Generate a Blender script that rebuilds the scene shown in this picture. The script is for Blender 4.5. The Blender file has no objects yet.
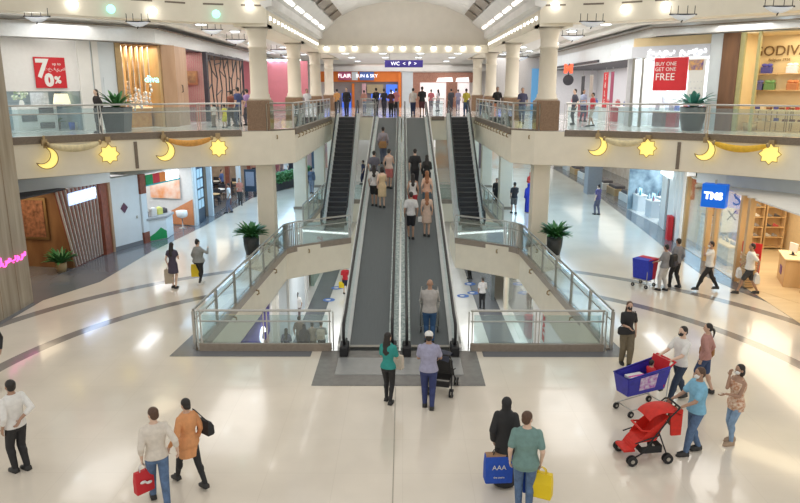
import bpy, math, random
from mathutils import Vector, Matrix, geometry
random.seed(7)
PI=math.pi
SC=bpy.context.scene
COL=SC.collection
R=math.radians
# ---------------------------------------------------------------- camera model (used for placing feet on floors)
F=680.; CXP=400.; CYP=251.5; CAMH=6.6
TH=math.atan((CYP-90)/F); YAW=math.atan(3/F)
def ray(x,y):
    r=(x-CXP)/F; u=-(y-CYP)/F
    fy=math.cos(TH)+u*math.sin(TH); fz=-math.sin(TH)+u*math.cos(TH)
    c,s=math.cos(YAW),math.sin(YAW)
    return (r*c-fy*s, r*s+fy*c, fz)
def at(x,y,z=0.):
    d=ray(x,y); t=(z-CAMH)/d[2]; return (d[0]*t,d[1]*t,z)
Z2=5.0; Z0=-4.8
RY0,RY1=16.9,40.0                     # moving walkway foot and head
def rz_(Y): return max(0.,min(Z2,(Y-RY0)/(RY1-RY0)*Z2))
def atramp(x,y):
    d=ray(x,y); k=Z2/(RY1-RY0)
    t=(k*(-RY0)-CAMH)/(d[2]-k*d[1])
    return (d[0]*t,d[1]*t,CAMH+d[2]*t)
# ---------------------------------------------------------------- materials
def mat(name,col,rough=.5,metal=0.,emit=None,es=1.,noise=0.,nscale=8.,col2=None,alpha=1.,trans=0.,coat=0.,spec=.5,bump=0.,stretch=None):
    m=bpy.data.materials.new(name); m.use_nodes=True
    nt=m.node_tree; b=nt.nodes['Principled BSDF']
    c=(*col,1.)
    b.inputs['Base Color'].default_value=c
    b.inputs['Roughness'].default_value=rough
    b.inputs['Metallic'].default_value=metal
    b.inputs['Specular IOR Level'].default_value=spec
    if coat: b.inputs['Coat Weight'].default_value=coat; b.inputs['Coat Roughness'].default_value=.05
    if emit is not None:
        b.inputs['Emission Color'].default_value=(*emit,1.); b.inputs['Emission Strength'].default_value=es
    if alpha<1: b.inputs['Alpha'].default_value=alpha
    if trans: b.inputs['Transmission Weight'].default_value=trans
    if noise or col2 or bump:
        tc=nt.nodes.new('ShaderNodeTexCoord'); mp=nt.nodes.new('ShaderNodeMapping')
        nz=nt.nodes.new('ShaderNodeTexNoise'); nz.inputs['Scale'].default_value=nscale; nz.inputs['Detail'].default_value=5.
        nt.links.new(tc.outputs['Object'],mp.inputs[0]); nt.links.new(mp.outputs[0],nz.inputs['Vector'])
        if stretch: mp.inputs['Scale'].default_value=stretch
        if noise or col2:
            r=nt.nodes.new('ShaderNodeValToRGB')
            if col2: a,bb=c,(*col2,1.)
            else:
                a=tuple(max(0,x*(1-noise)) for x in col)+(1.,); bb=tuple(min(1,x*(1+noise)) for x in col)+(1.,)
            r.color_ramp.elements[0].position=.32; r.color_ramp.elements[1].position=.68
            r.color_ramp.elements[0].color=a; r.color_ramp.elements[1].color=bb
            nt.links.new(nz.outputs['Fac'],r.inputs[0]); nt.links.new(r.outputs[0],b.inputs['Base Color'])
        if bump:
            bp=nt.nodes.new('ShaderNodeBump'); bp.inputs['Strength'].default_value=bump
            nt.links.new(nz.outputs['Fac'],bp.inputs['Height']); nt.links.new(bp.outputs[0],b.inputs['Normal'])
    return m
_mc={}
def cm(col,rough=.6,noise=.06,**k):
    """a cloth or plastic colour, cached"""
    key=(col,rough,noise,tuple(sorted(k.items())))
    if key not in _mc: _mc[key]=mat('colour_%d'%len(_mc),col,rough,noise=noise,nscale=14,**k)
    return _mc[key]
def glassmat(name,tint,clear=.8,rough=.03):
    m=bpy.data.materials.new(name); m.use_nodes=True; nt=m.node_tree; nt.nodes.clear()
    o=nt.nodes.new('ShaderNodeOutputMaterial'); t=nt.nodes.new('ShaderNodeBsdfTransparent'); t.inputs[0].default_value=(*tint,1)
    g=nt.nodes.new('ShaderNodeBsdfGlossy'); g.inputs[1].default_value=rough; g.inputs[0].default_value=(.95,1,1,1)
    lw=nt.nodes.new('ShaderNodeLayerWeight'); lw.inputs[0].default_value=.25
    mr=nt.nodes.new('ShaderNodeMapRange'); mr.inputs[3].default_value=1-clear; mr.inputs[4].default_value=.9
    mx=nt.nodes.new('ShaderNodeMixShader')
    nt.links.new(lw.outputs['Facing'],mr.inputs[0]); nt.links.new(mr.outputs[0],mx.inputs[0])
    nt.links.new(t.outputs[0],mx.inputs[1]); nt.links.new(g.outputs[0],mx.inputs[2]); nt.links.new(mx.outputs[0],o.inputs[0])
    return m
# ---------------------------------------------------------------- mesh builder
class MB:
    def __init__(s): s.v=[]; s.f=[]; s.sm=[]
    def add(s,vs,fs,smooth=False):
        n=len(s.v); s.v+= [tuple(v) for v in vs]; s.f+=[tuple(i+n for i in f) for f in fs]; s.sm+=[smooth]*len(fs); return s
    def box(s,x0,x1,y0,y1,z0,z1):
        return s.add([(x0,y0,z0),(x1,y0,z0),(x1,y1,z0),(x0,y1,z0),(x0,y0,z1),(x1,y0,z1),(x1,y1,z1),(x0,y1,z1)],
          [(0,3,2,1),(4,5,6,7),(0,1,5,4),(1,2,6,5),(2,3,7,6),(3,0,4,7)])
    def rbox(s,x0,x1,y0,y1,z0,z1,r=.02):
        """box with bevelled vertical and top edges"""
        def ring(a,z): return [(x0+a,y0,z),(x1-a,y0,z),(x1,y0+a,z),(x1,y1-a,z),(x1-a,y1,z),(x0+a,y1,z),(x0,y1-a,z),(x0,y0+a,z)]
        def ring2(a,z): 
            i=r*.8; return [(min(max(x,x0+i),x1-i),min(max(y,y0+i),y1-i),z) for x,y,_ in ring(a,z)]
        return s.rings([ring(r,z0),ring(r,z1-r),ring2(r,z1)])
    def rings(s,rs,smooth=False,caps=True,closed=True):
        n=len(rs[0]); vs=[p for r in rs for p in r]; fs=[]
        for i in range(len(rs)-1):
            for j in range(n if closed else n-1):
                k=(j+1)%n; fs.append((i*n+j,i*n+k,(i+1)*n+k,(i+1)*n+j))
        if caps: fs.append(tuple(range(n-1,-1,-1))); fs.append(tuple((len(rs)-1)*n+j for j in range(n)))
        return s.add(vs,fs,smooth)
    def loft(s,st,n=14,smooth=True,caps=True):
        """stack of horizontal ellipses (x,y,z,rx,ry)"""
        return s.rings([[(x+rx*math.cos(2*PI*j/n),y+ry*math.sin(2*PI*j/n),z) for j in range(n)] for x,y,z,rx,ry in st],smooth,caps)
    def tube(s,pts,r,n=8,smooth=True,closed=False):
        P=[Vector(p) for p in pts]; m=len(P); rr=r if isinstance(r,(list,tuple)) else [r]*m
        u=None; rs=[]
        for i,p in enumerate(P):
            if closed: t=(P[(i+1)%m]-P[i-1])
            else: t=(P[min(i+1,m-1)]-P[max(i-1,0)])
            if t.length<1e-9: t=Vector((0,0,1))
            t.normalize()
            if u is None:
                u=t.cross(Vector((0,0,1)));
                if u.length<1e-3: u=t.cross(Vector((0,1,0)))
            else: u=u-t*u.dot(t)
            if u.length<1e-6: u=t.orthogonal()
            u.normalize(); w=t.cross(u)
            rs.append([tuple(p+(u*math.cos(2*PI*j/n)+w*math.sin(2*PI*j/n))*rr[i]) for j in range(n)])
        if closed: rs.append(rs[0])
        return s.rings(rs,smooth,not closed)
    def ell(s,c,r,n=12,m=8,M=None):
        c=Vector(c); vs=[]; 
        for i in range(m+1):
            a=PI*i/m
            for j in range(n):
                b=2*PI*j/n; v=Vector((r[0]*math.sin(a)*math.cos(b),r[1]*math.sin(a)*math.sin(b),r[2]*math.cos(a)))
                if M: v=M@v
                vs.append(tuple(c+v))
        fs=[(i*n+j,(i+1)*n+j,(i+1)*n+(j+1)%n,i*n+(j+1)%n) for i in range(m) for j in range(n)]
        return s.add(vs,fs,True)
    def capsule(s,a,b,ra,rb,n=12):
        a=Vector(a); b=Vector(b); d=(b-a)
        L=d.length or 1e-4; d=d/L if L>1e-4 else Vector((0,0,1))
        pts=[];rr=[]
        for k in (90,60,30,0): t=R(k); pts.append(a-d*ra*math.sin(t)); rr.append(max(ra*math.cos(t),.0015))
        for k in (0,30,60,90): t=R(k); pts.append(b+d*rb*math.sin(t)); rr.append(max(rb*math.cos(t),.0015))
        return s.tube(pts,rr,n)
    def prism(s,pts,z0,z1,smooth=False):
        return s.rings([[(x,y,z0) for x,y in pts],[(x,y,z1) for x,y in pts]],smooth)
    def vprism(s,pts,y0,y1):
        """outline in x,z extruded along y"""
        return s.rings([[(x,y0,z) for x,z in pts],[(x,y1,z) for x,z in pts]])
    def slab(s,outer,holes,z0,z1):
        loops=[[Vector((x,y,0)) for x,y in L] for L in [outer]+holes]
        flat=[p for L in loops for p in L]; tri=geometry.tessellate_polygon(loops); n=len(flat)
        def up(t):
            a,b,c=[flat[i] for i in t]; return t if (b-a).cross(c-a).z>0 else tuple(reversed(t))
        T=[up(t) for t in tri]
        s.add([(p.x,p.y,z1) for p in flat],T)
        s.add([(p.x,p.y,z0) for p in flat],[tuple(reversed(t)) for t in T]); return s
    def wall_loop(s,L,z0,z1,closed=True):
        n=len(L); m=n if closed else n-1
        for i in range(m):
            a=L[i]; b=L[(i+1)%n]
            s.add([(a[0],a[1],z0),(b[0],b[1],z0),(b[0],b[1],z1),(a[0],a[1],z1)],[(0,1,2,3)])
        return s
    def offwall(s,L,off,z0,z1):
        """strip of given thickness along a polyline (to its left)"""
        A=[Vector(p) for p in L]; B=[]
        for i,p in enumerate(A):
            d=(A[min(i+1,len(A)-1)]-A[max(i-1,0)]).normalized(); B.append(p+Vector((-d.y,d.x))*off)
        for i in range(len(A)-1):
            q=[A[i],A[i+1],B[i+1],B[i]]
            s.add([(p.x,p.y,z) for z in (z0,z1) for p in q],[(0,3,2,1),(4,5,6,7),(0,1,5,4),(1,2,6,5),(2,3,7,6),(3,0,4,7)])
        return s
    def xf(s,M): s.v=[tuple(M@Vector(v)) for v in s.v]; return s
    def mesh(s,name):
        me=bpy.data.meshes.new(name); me.from_pydata(s.v,[],s.f)
        me.polygons.foreach_set('use_smooth',s.sm); me.validate(); me.update(); return me
def link(name,me,parent=None,loc=None,rz=0):
    o=bpy.data.objects.new(name,me); COL.objects.link(o)
    if parent: o.parent=parent
    if loc is not None: o.location=loc
    if rz: o.rotation_euler=(0,0,rz)
    return o
def part(name,mb,m,parent,label=None,loc=None,rz=0):
    me=mb.mesh(name) if isinstance(mb,MB) else mb
    if m is not None:
        if len(me.materials)==0: me.materials.append(m)
    o=link(name,me,parent,loc,rz)
    if label: o['label']=label
    return o
def tag(o,label,cat,group=None,kind=None):
    if label: o['label']=label
    if cat: o['category']=cat
    if group: o['group']=group
    if kind: o['kind']=kind
    return o
def thing(name,label,cat,loc=(0,0,0),rz=0,group=None):
    o=link(name,None,None,loc,rz); return tag(o,label,cat,group)
def single(name,mb,m,label,cat,loc=(0,0,0),rz=0,group=None,kind=None):
    return tag(part(name,mb,m,None,loc=loc,rz=rz),label,cat,group,kind)
def struct(name,mb,m,loc=(0,0,0),rz=0,parent=None):
    o=part(name,mb,m,parent,loc=loc,rz=rz)
    if not parent: o['kind']='structure'
    return o
def copytree(o,loc=None,rz=None,label=None,group=None,parent=None):
    c=o.copy(); COL.objects.link(c); c.parent=parent
    if loc is not None: c.location=loc
    if rz is not None: c.rotation_euler=(0,0,rz)
    if label: c['label']=label
    if group: c['group']=group
    for ch in list(o.children): copytree(ch,parent=c)
    return c
# ---------------------------------------------------------------- text -> mesh, voxel union
TSC=bpy.data.scenes.new('tmp'); TMP=TSC.collection; TVL=TSC.view_layers[0]
def textmesh(s,size,depth=.01,spacing=1.,align='CENTER',bold=0.):
    cu=bpy.data.curves.new('t','FONT'); cu.body=s; cu.size=size; cu.extrude=depth; cu.align_x=align; cu.align_y='CENTER'
    cu.space_character=spacing; cu.offset=bold; cu.resolution_u=3
    o=bpy.data.objects.new('t',cu); TMP.objects.link(o); TVL.update()
    me=bpy.data.meshes.new_from_object(o.evaluated_get(TVL.depsgraph))
    bpy.data.objects.remove(o); bpy.data.curves.remove(cu)
    me.transform(Matrix.Rotation(PI/2,4,'X')); me.name='lettering'
    return me
def voxel(mb,size,it=2,name='m'):
    me=mb.mesh(name); o=bpy.data.objects.new('t',me); TMP.objects.link(o)
    r=o.modifiers.new('r','REMESH'); r.mode='VOXEL'; r.voxel_size=size; r.use_smooth_shade=True
    if it: sm=o.modifiers.new('s','SMOOTH'); sm.factor=.5; sm.iterations=it
    TVL.update()
    out=bpy.data.meshes.new_from_object(o.evaluated_get(TVL.depsgraph))
    bpy.data.objects.remove(o); bpy.data.meshes.remove(me); out.name=name
    for p in out.polygons: p.use_smooth=True
    return out
# ---------------------------------------------------------------- people
SKIN=cm((.62,.40,.29),.5,.05); SKIN2=cm((.42,.25,.17),.5,.05); SKIN3=cm((.72,.50,.38),.5,.05)
HAIRB=mat('hair_black',(.018,.014,.012),.45,noise=.3,nscale=60); HAIRBR=mat('hair_brown',(.09,.045,.025),.45,noise=.3,nscale=60)
HAIRG=mat('hair_ginger',(.30,.12,.05),.45,noise=.3,nscale=60)
BLACK=cm((.02,.02,.022),.7); WHITE=cm((.80,.79,.76),.7); JEANS=cm((.10,.17,.30),.8,.2); LJEANS=cm((.24,.36,.52),.8,.15)
NAVY=cm((.03,.05,.13),.8); SHOED=cm((.03,.03,.03),.5); SHOEW=cm((.75,.73,.7),.5); EYE=cm((.02,.015,.012),.2,0)
def ik(a,b,l1,l2,pole):
    a=Vector(a); b=Vector(b); d=b-a; L=d.length
    if L>(l1+l2)*.995: b=a+d*((l1+l2)*.995/L); d=b-a; L=d.length
    x=(l1*l1-l2*l2+L*L)/(2*L); h=math.sqrt(max(l1*l1-x*x,0)); n=d.normalized()
    p=Vector(pole); p=p-n*p.dot(n)
    if p.length<1e-4: p=Vector((0,-1,0))
    return a+n*x+p.normalized()*h, b
ARM={'down':(.035,.01,-.285),'fwd':(.03,.12,-.25),'swb':(.03,-.11,-.26),'push':(-.01,.19,-.21),'bent':(-.03,.18,-.13),
     'phone':(-.02,.15,.03),'face':(-.05,.13,.06),'back':(-.09,-.08,-.20),'out':(.13,.0,-.25),'hold':(.0,.1,-.24),'chest':(-.10,.14,-.10),'rest':(-.06,.20,-.13)}
def person(label,loc,h=1.7,face=0,top=('tee',WHITE),bottom=('trousers',JEANS),hair=('short',HAIRB),skin=SKIN,stride=.0,
           arms=('down','down'),female=False,fat=1.,near=False,mask=None,shoes=SHOED,hyaw=0,hpitch=0,group=None,hem=.47,lean=0.,sit=False,name='person',twist=0):
    """body is one surface; hair, clothes and shoes are its children. face: degrees, 0 looks along +Y"""
    H=h; vs=.0095 if near else .021
    wf=.9 if female else 1.
    shx=.094*wf*H*(.5+.5*fat); W=fat
    S=Matrix.Identity(4)
    def ln(p):  # lean of everything above the hips
        x,y,z=p
        if z>.5*H: y+=lean*(z-.5*H)
        return (x,y,z)
    body=MB(); topm=MB(); botm=MB()
    hipx=.052*H; ankz=.045*H
    tl=[]
    for sd,st in ((-1,stride),(1,-stride)):
        hip=Vector((sd*hipx*(1 if W<1.1 else W*.95),0,.50*H))
        if sit: foot=Vector((sd*hipx*1.2,.26*H,ankz+.0*H)); hip.z=.27*H
        else: foot=Vector((sd*hipx*.85,st*H,ankz+(.010*H if st<-.05 else 0)))
        knee,foot=ik(hip,foot,.232*H,.235*H,(0,1,.0) if not sit else (0,.6,1))
        tl.append((sd,hip,knee,foot,st))
        wl=(.9+.1*W)
        body.capsule(hip,knee,.046*H*wl,.031*H*wl); body.capsule(knee,foot,.030*H*wl,.019*H)
        cf=knee.lerp(foot,.3)+Vector((0,-.008*H,0)); body.ell(cf,(.029*H*wl,.031*H*wl,.06*H))
        body.capsule(foot+Vector((0,-.012*H,-.022*H)),foot+Vector((0,.085*H,-.032*H)),.018*H,.012*H)
    zo=-.23*H if sit else 0
    # torso
    T=[(.462,.080,.052),(.50,.094,.066),(.54,.090,.064),(.60,.078 if not female else .070,.056),(.65,.082 if not female else .072,.055),(.71,.094,.064),(.76,.102,.066),(.795,.098,.060),(.822,.078,.050),(.845,.042,.040)]
    if female: T=[(z,rx*(1.03 if z<.56 else .92),ry*(1.05 if .69<z<.78 else 1)) for z,rx,ry in T]
    if fat>1.05: T=[(z,rx,ry*(1.+(fat-1)*1.2*(1 if z<.75 else 0))) for z,rx,ry in T]
    def tor(m,inf,z0=.462,z1=1.,flare=0.,k=1.):
        st=[]
        for z,rx,ry in T:
            if z<z0-1e-6 or z>z1: continue
            fl=1+flare*max(0,(.62-z)/.15)
            f=W if z<.8 else (W+1)/2
            x,y,zz=ln((0,0,z*H+0)); st.append((0,y,zz+zo,rx*H*f*fl+inf,ry*H*f*fl+inf))
        if z0<T[0][0]: 
            z,rx,ry=T[0]; st.insert(0,(0,0,z0*H+zo,(rx*H*W+.012)*(1+flare*.9)+inf,(ry*H*W+.012)*(1+flare*.9)+inf))
        m.loft(st,18)
    tor(body,0)
    # neck & head
    hc=Vector(ln((0,.008*H,.930*H)))+Vector((0,0,zo))
    nb=Vector(ln((0,-.004*H,.825*H)))+Vector((0,0,zo))
    body.capsule(nb,hc+Vector((0,-.012*H,-.03*H)),.033*H*wf,.030*H*wf)
    HR=Matrix.Rotation(R(hyaw),4,'Z')@Matrix.Rotation(R(-hpitch),4,'X')
    HM=Matrix.Translation(hc)@HR
    def hp(x,y,z): return HM@Vector((x*H,y*H,z*H))
    hs=1.0 if h>1.4 else 1.22
    HM=Matrix.Translation(hc)@HR@Matrix.Scale(hs,4)
    R3=HR.to_3x3()
    body.ell(hp(0,-.004,.012),(.043*H*hs,.052*H*hs,.052*H*hs),16,12,R3)
    body.ell(hp(0,.008,-.024),(.034*H*hs,.038*H*hs,.042*H*hs),14,10,R3)
    body.ell(hp(0,.022,-.052),(.018*H*hs,.016*H*hs,.012*H*hs),10,8,R3)
    body.capsule(hp(0,.045,.004),hp(0,.054,-.016),.005*H,.0085*H,8)
    body.capsule(hp(-.012,.040,-.035),hp(.012,.040,-.035),.006*H,.006*H,8)
    for sd in (-1,1): body.ell(hp(sd*.044,-.006,-.008),(.006*H,.011*H,.018*H),8,8,R3)
    # arms
    up,fo=.168*H,.145*H; hands=[]
    ai=0
    for sd,ar in ((-1,arms[0]),(1,arms[1])):
        v=ARM[ar] if isinstance(ar,str) else ar
        sh=Vector(ln((sd*shx,0,.797*H)))+Vector((0,0,zo))
        tgt=sh+Vector((sd*v[0]*H,v[1]*H,v[2]*H))
        pole=(sd*.5,-1,-.6) if v[2]>-.27 else (sd*.35,-1,0)
        el,wr=ik(sh,tgt,up,fo,pole)
        body.capsule(sh,el,.031*H*(.6+.4*W)*wf,.023*H*wf); body.capsule(el,wr,.0225*H*wf,.0145*H*wf)
        body.ell(sh,(.030*H*wf*(.6+.4*W),.031*H*wf,.031*H*wf))
        d=(wr-el).normalized(); hd=(d*.8+Vector((0,0,-.5))).normalized() if v[2]<-.12 else d
        side=Vector((0,1,0)); side=(side-hd*side.dot(hd))
        if side.length<.2: side=Vector((-sd,0,.3)); side=side-hd*side.dot(hd)
        side.normalize(); nrm=hd.cross(side)*(-sd)   # palm normal towards the body
        if nrm.x*sd>0 and abs(nrm.x)>.3: nrm=-nrm
        pc=wr+hd*.028*H
        M3=Matrix((side,nrm,hd)).transposed()
        body.ell(pc,(.023*H,.011*H,.030*H),10,8,M3)
        if near:
            for q,(o_,ln_) in enumerate(((.019,.040),(.0065,.046),(-.0065,.043),(-.019,.034))):
                a=wr+hd*.048*H+side*o_*H; b=a+hd*ln_*.5*H+nrm*.004*H; c=b+hd*ln_*.35*H+nrm*.018*H
                body.capsule(a,b,.0052*H,.005*H,8); body.capsule(b,c,.005*H,.0045*H,8)
            a=wr+hd*.018*H+side*.018*H; b=a+side*.020*H+hd*.016*H+nrm*.006*H; c=b+hd*.018*H+nrm*.008*H
            body.capsule(a,b,.0062*H,.0058*H,8); body.capsule(b,c,.0058*H,.005*H,8)
        hands.append((sd,sh,el,wr,wr+hd*.06*H))
        kt=top[0]
        if kt in('tee','long','robe','half','jacket'):
            ex=.009 if kt!='robe' else .026
            topm.capsule(sh,el if kt!='tee' else sh.lerp(el,.72),.031*H*wf+ex,(.027*H+ex) if kt!='tee' else .031*H+ex)
            if kt in('long','robe','jacket'): topm.capsule(el,el.lerp(wr,.93),.026*H+ex*.8,.018*H+ex*(.7 if kt!='robe' else 1.3))
            if kt=='half': topm.capsule(el,el.lerp(wr,.45),.025*H+ex,.023*H+ex)
    bm_=voxel(body,vs,2,name)
    bm_.materials.append(skin)
    root=link(name,bm_,None,loc,R(face)); tag(root,label,'person',group)
    # top
    kt=top[0]; inf=.013
    if kt=='robe':
        topm.loft([(0,0,.02*H,.115*H,.10*H),(0,0,.25*H,.11*H,.09*H),(0,0,.46*H,.105*H*W,.082*H*W),(0,0,.6*H,.095*H*W,.075*H*W),(0,0,.74*H,.112*H*W,.078*H),(0,0,.79*H,.108*H,.07*H),(0,0,.83*H,.07*H,.055*H),(0,0,.86*H,.045*H,.042*H)],18)
    elif kt=='dress':
        z0=top[2] if len(top)>2 else .28
        topm.loft([(0,0,z0*H,.112*H,.098*H),(0,0,.5*H,.10*H*W,.074*H*W)],18); tor(topm,inf,.46,.85)
        for sd,sh,el,wr,hh in hands: topm.capsule(sh,sh.lerp(el,.45),.036*H,.034*H)
    else:
        tor(topm,inf,hem,.85 if kt!='tank' else .81,.10 if hem<.5 else .05)
        if kt=='tank':
            for sd in(-1,1): topm.capsule(Vector(ln((sd*.06*H,0,.79*H)))+Vector((0,0,zo)),Vector(ln((sd*.055*H,0,.835*H)))+Vector((0,0,zo)),.022*H,.014*H)
    nm={'tee':'t_shirt','half':'shirt','long':'long_sleeved_top','robe':'robe','dress':'dress','tank':'sleeveless_top','jacket':'jacket'}[kt]
    part(nm,voxel(topm,vs*1.15,3 if kt!='robe' else 10,nm),top[1],root)
    # bottom
    kb=bottom[0] if bottom else None
    if kb in('trousers','shorts','wide','leggings'):
        ex={'trousers':.016,'wide':.03,'leggings':.006,'shorts':.026}[kb]
        for sd,hip,knee,foot,st in tl:
            botm.capsule(hip,knee if kb!='shorts' else hip.lerp(knee,.85),.049*H*(.9+.1*W)+ex*.6,.033*H*(.9+.1*W)+ex)
            if kb!='shorts':
                botm.capsule(knee,knee.lerp(foot,.95),.033*H*(.9+.1*W)+ex,.021*H+ex)
                botm.ell(knee.lerp(foot,.3)+Vector((0,-.008*H,0)),(.033*H*(.9+.1*W)+ex*.5,.036*H*(.9+.1*W)+ex*.5,.065*H))
        tor(botm,.006,.46,.56)
        nm={'trousers':'trousers','wide':'wide_trousers','leggings':'leggings','shorts':'shorts'}[kb]
        part(nm,voxel(botm,vs*1.1,2,nm),bottom[1],root)
    elif kb=='skirt':
        botm.loft([(0,0,.27*H,.105*H,.085*H),(0,0,.5*H,.10*H*W,.074*H*W),(0,0,.57*H,.082*H*W,.064*H*W)],18)
        part('skirt',voxel(botm,vs*1.1,1,'skirt'),bottom[1],root)
    if kt!='robe':
        for sd,hip,knee,foot,st in tl:
            s_=MB(); fx,fy,fz=foot; z0=fz-ankz+.001; w=.026*H
            s_.rings([[(fx-w*a,fy-.03*H,z),(fx+w*a,fy-.03*H,z),(fx+w*1.15*a,fy+.03*H,z),(fx+w*1.1*a,fy+.085*H,z-(.012*H if z>z0+.02 else 0)),(fx+.3*w,fy+.108*H*a,z-(.02*H if z>z0+.02 else 0)),(fx-.5*w,fy+.108*H*a,z-(.02*H if z>z0+.02 else 0)),(fx-w*1.15*a,fy+.08*H,z-(.012*H if z>z0+.02 else 0)),(fx-w*1.15*a,fy+.03*H,z)] for z,a in ((z0,1.),(z0+.018,1.05),(z0+.045*H,.85),(z0+.052*H,.6))],True)
            part('shoe',s_,shoes,root)
    # hair
    kh=hair[0] if hair else None; hm=MB()
    if kh:
        if kh!='hijab':
            hm.ell(hp(0,-.012,.020),(.0475*H*hs,.053*H*hs,.0505*H*hs),16,10,R3)
            hm.ell(hp(0,-.030,-.008),(.042*H*hs,.036*H*hs,.044*H*hs),14,10,R3)
        if kh=='long':
            hm.ell(hp(0,-.034,-.04),(.048*H,.033*H,.075*H),14,10,R3)
            a=hp(0,-.036,-.06); b=Vector((a.x*.6,-.062*H+ln((0,0,.74*H))[1],.735*H+zo))
            hm.loft([(b.x,b.y,b.z-.04*H,.02*H,.012*H),(b.x,b.y,b.z,.05*H,.024*H),(a.x,a.y-.005*H,.82*H+zo,.055*H,.03*H),(a.x,a.y,a.z,.05*H,.032*H)],14)
        elif kh=='bob':
            hm.ell(hp(0,-.022,-.03),(.054*H,.042*H,.06*H),14,10,R3)
        elif kh=='bun': hm.ell(hp(0,-.062,-.02),(.022*H,.02*H,.022*H),10,8)
        elif kh=='topbun': hm.ell(hp(0,-.03,.068),(.022*H,.022*H,.022*H),10,8)
        elif kh=='tail':
            a=hp(0,-.058,.0); b=a+Vector((0,-.03*H,-.05*H)); c=b+Vector((0,.005*H,-.08*H))
            hm.tube([a,a.lerp(b,.5)+Vector((0,-.01*H,0)),b,c],[.014*H,.018*H,.017*H,.006*H])
        elif kh=='hijab':
            hm.ell(hp(0,-.010,.012),(.053*H,.058*H,.060*H),16,10,R3)
            hm.ell(hp(0,-.012,-.035),(.050*H,.050*H,.05*H),16,10,R3)
            hm.loft([(0,0,.76*H,.112*H,.074*H),(0,-.004*H,.81*H,.10*H,.062*H),(0,-.004*H,.86*H,.05*H,.05*H),(0,0,.90*H,.044*H,.046*H)],16)
        nm={'hijab':'headscarf'}.get(kh,'hair')
        part(nm,voxel(hm,vs*1.1,1,nm),hair[1],root)
        if kh=='cap' or len(hair)>2 and hair[2]=='cap':
            c_=MB(); c_.ell(hp(0,-.006,.028),(.053*H,.058*H,.043*H),16,10,R3); c_.ell(hp(0,.06,.02),(.034*H,.035*H,.005*H),14,6,R3)
            part('cap',c_,WHITE,root)
    if near:
        for sd in(-1,1): part('eye',MB().ell(hp(sd*.0165,.0435,.004),(.0062*H,.004*H,.0036*H),10,6,R3),EYE,root)
    if mask:
        part('face_mask',voxel(MB().ell(hp(0,.026,-.028),(.034*H,.034*H,.030*H),14,10,R3).capsule(hp(-.03,.02,-.02),hp(-.043,-.004,-.004),.004*H,.004*H,6).capsule(hp(.03,.02,-.02),hp(.043,-.004,-.004),.004*H,.004*H,6),vs,1,'face_mask'),mask,root)
    # world positions of hands
    Mw=Matrix.Translation(loc)@Matrix.Rotation(R(face),4,'Z')
    root_hands=[Mw@q[4] for q in hands]
    return root,root_hands,Mw
# ---------------------------------------------------------------- materials of the place
def floormat(name,base,rings=False,rough=.16,tile=1.2):
    m=bpy.data.materials.new(name); m.use_nodes=True; nt=m.node_tree; N=nt.nodes; L=nt.links
    b=N['Principled BSDF']; b.inputs['Roughness'].default_value=rough; b.inputs['Specular IOR Level'].default_value=.55
    b.inputs['Coat Weight'].default_value=.35; b.inputs['Coat Roughness'].default_value=.06
    tc=N.new('ShaderNodeTexCoord'); nz=N.new('ShaderNodeTexNoise'); nz.inputs['Scale'].default_value=.7; nz.inputs['Detail'].default_value=6
    L.new(tc.outputs['Object'],nz.inputs['Vector'])
    rp=N.new('ShaderNodeValToRGB'); rp.color_ramp.elements[0].position=.3; rp.color_ramp.elements[1].position=.7
    rp.color_ramp.elements[0].color=(*[x*.93 for x in base],1); rp.color_ramp.elements[1].color=(*[min(1,x*1.05) for x in base],1)
    L.new(nz.outputs['Fac'],rp.inputs[0]); out=rp.outputs[0]
    # faint tile joints
    bk=N.new('ShaderNodeTexBrick'); bk.offset=0; bk.inputs['Scale'].default_value=1.; bk.inputs['Brick Width'].default_value=tile; bk.inputs['Row Height'].default_value=tile
    bk.inputs['Mortar Size'].default_value=.006; bk.inputs['Color1'].default_value=(1,1,1,1); bk.inputs['Color2'].default_value=(.985,.985,.985,1); bk.inputs['Mortar'].default_value=(.93,.925,.915,1)
    L.new(tc.outputs['Object'],bk.inputs['Vector'])
    mx=N.new('ShaderNodeMix'); mx.data_type='RGBA'; mx.blend_type='MULTIPLY'; mx.inputs[0].default_value=1
    L.new(out,mx.inputs[6]); L.new(bk.outputs['Color'],mx.inputs[7]); out=mx.outputs[2]
    if rings:
        sx=N.new('ShaderNodeSeparateXYZ'); L.new(tc.outputs['Object'],sx.inputs[0])
        cx=N.new('ShaderNodeCombineXYZ'); sb=N.new('ShaderNodeMath'); sb.operation='SUBTRACT'; sb.inputs[1].default_value=13.7
        L.new(sx.outputs['Y'],sb.inputs[0]); L.new(sx.outputs['X'],cx.inputs[0]); L.new(sb.outputs[0],cx.inputs[1])
        ln=N.new('ShaderNodeVectorMath'); ln.operation='LENGTH'; L.new(cx.outputs[0],ln.inputs[0])
        acc=None
        for rr,hw in ((10.0,.19),(12.6,.20)):
            c=N.new('ShaderNodeMath'); c.operation='COMPARE'; c.inputs[1].default_value=rr; c.inputs[2].default_value=hw
            L.new(ln.outputs['Value'],c.inputs[0])
            if acc is None: acc=c.outputs[0]
            else:
                a=N.new('ShaderNodeMath'); a.operation='MAXIMUM'; L.new(acc,a.inputs[0]); L.new(c.outputs[0],a.inputs[1]); acc=a.outputs[0]
        m2=N.new('ShaderNodeMix'); m2.data_type='RGBA'; m2.inputs[7].default_value=(.25,.235,.22,1)
        L.new(acc,m2.inputs[0]); L.new(out,m2.inputs[6]); out=m2.outputs[2]
    L.new(out,b.inputs['Base Color']); return m
M={}
M['floor']=floormat('floor_cream_marble',(.78,.71,.605),True)
M['floor2']=floormat('floor_white_marble',(.82,.80,.76),False)
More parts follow.
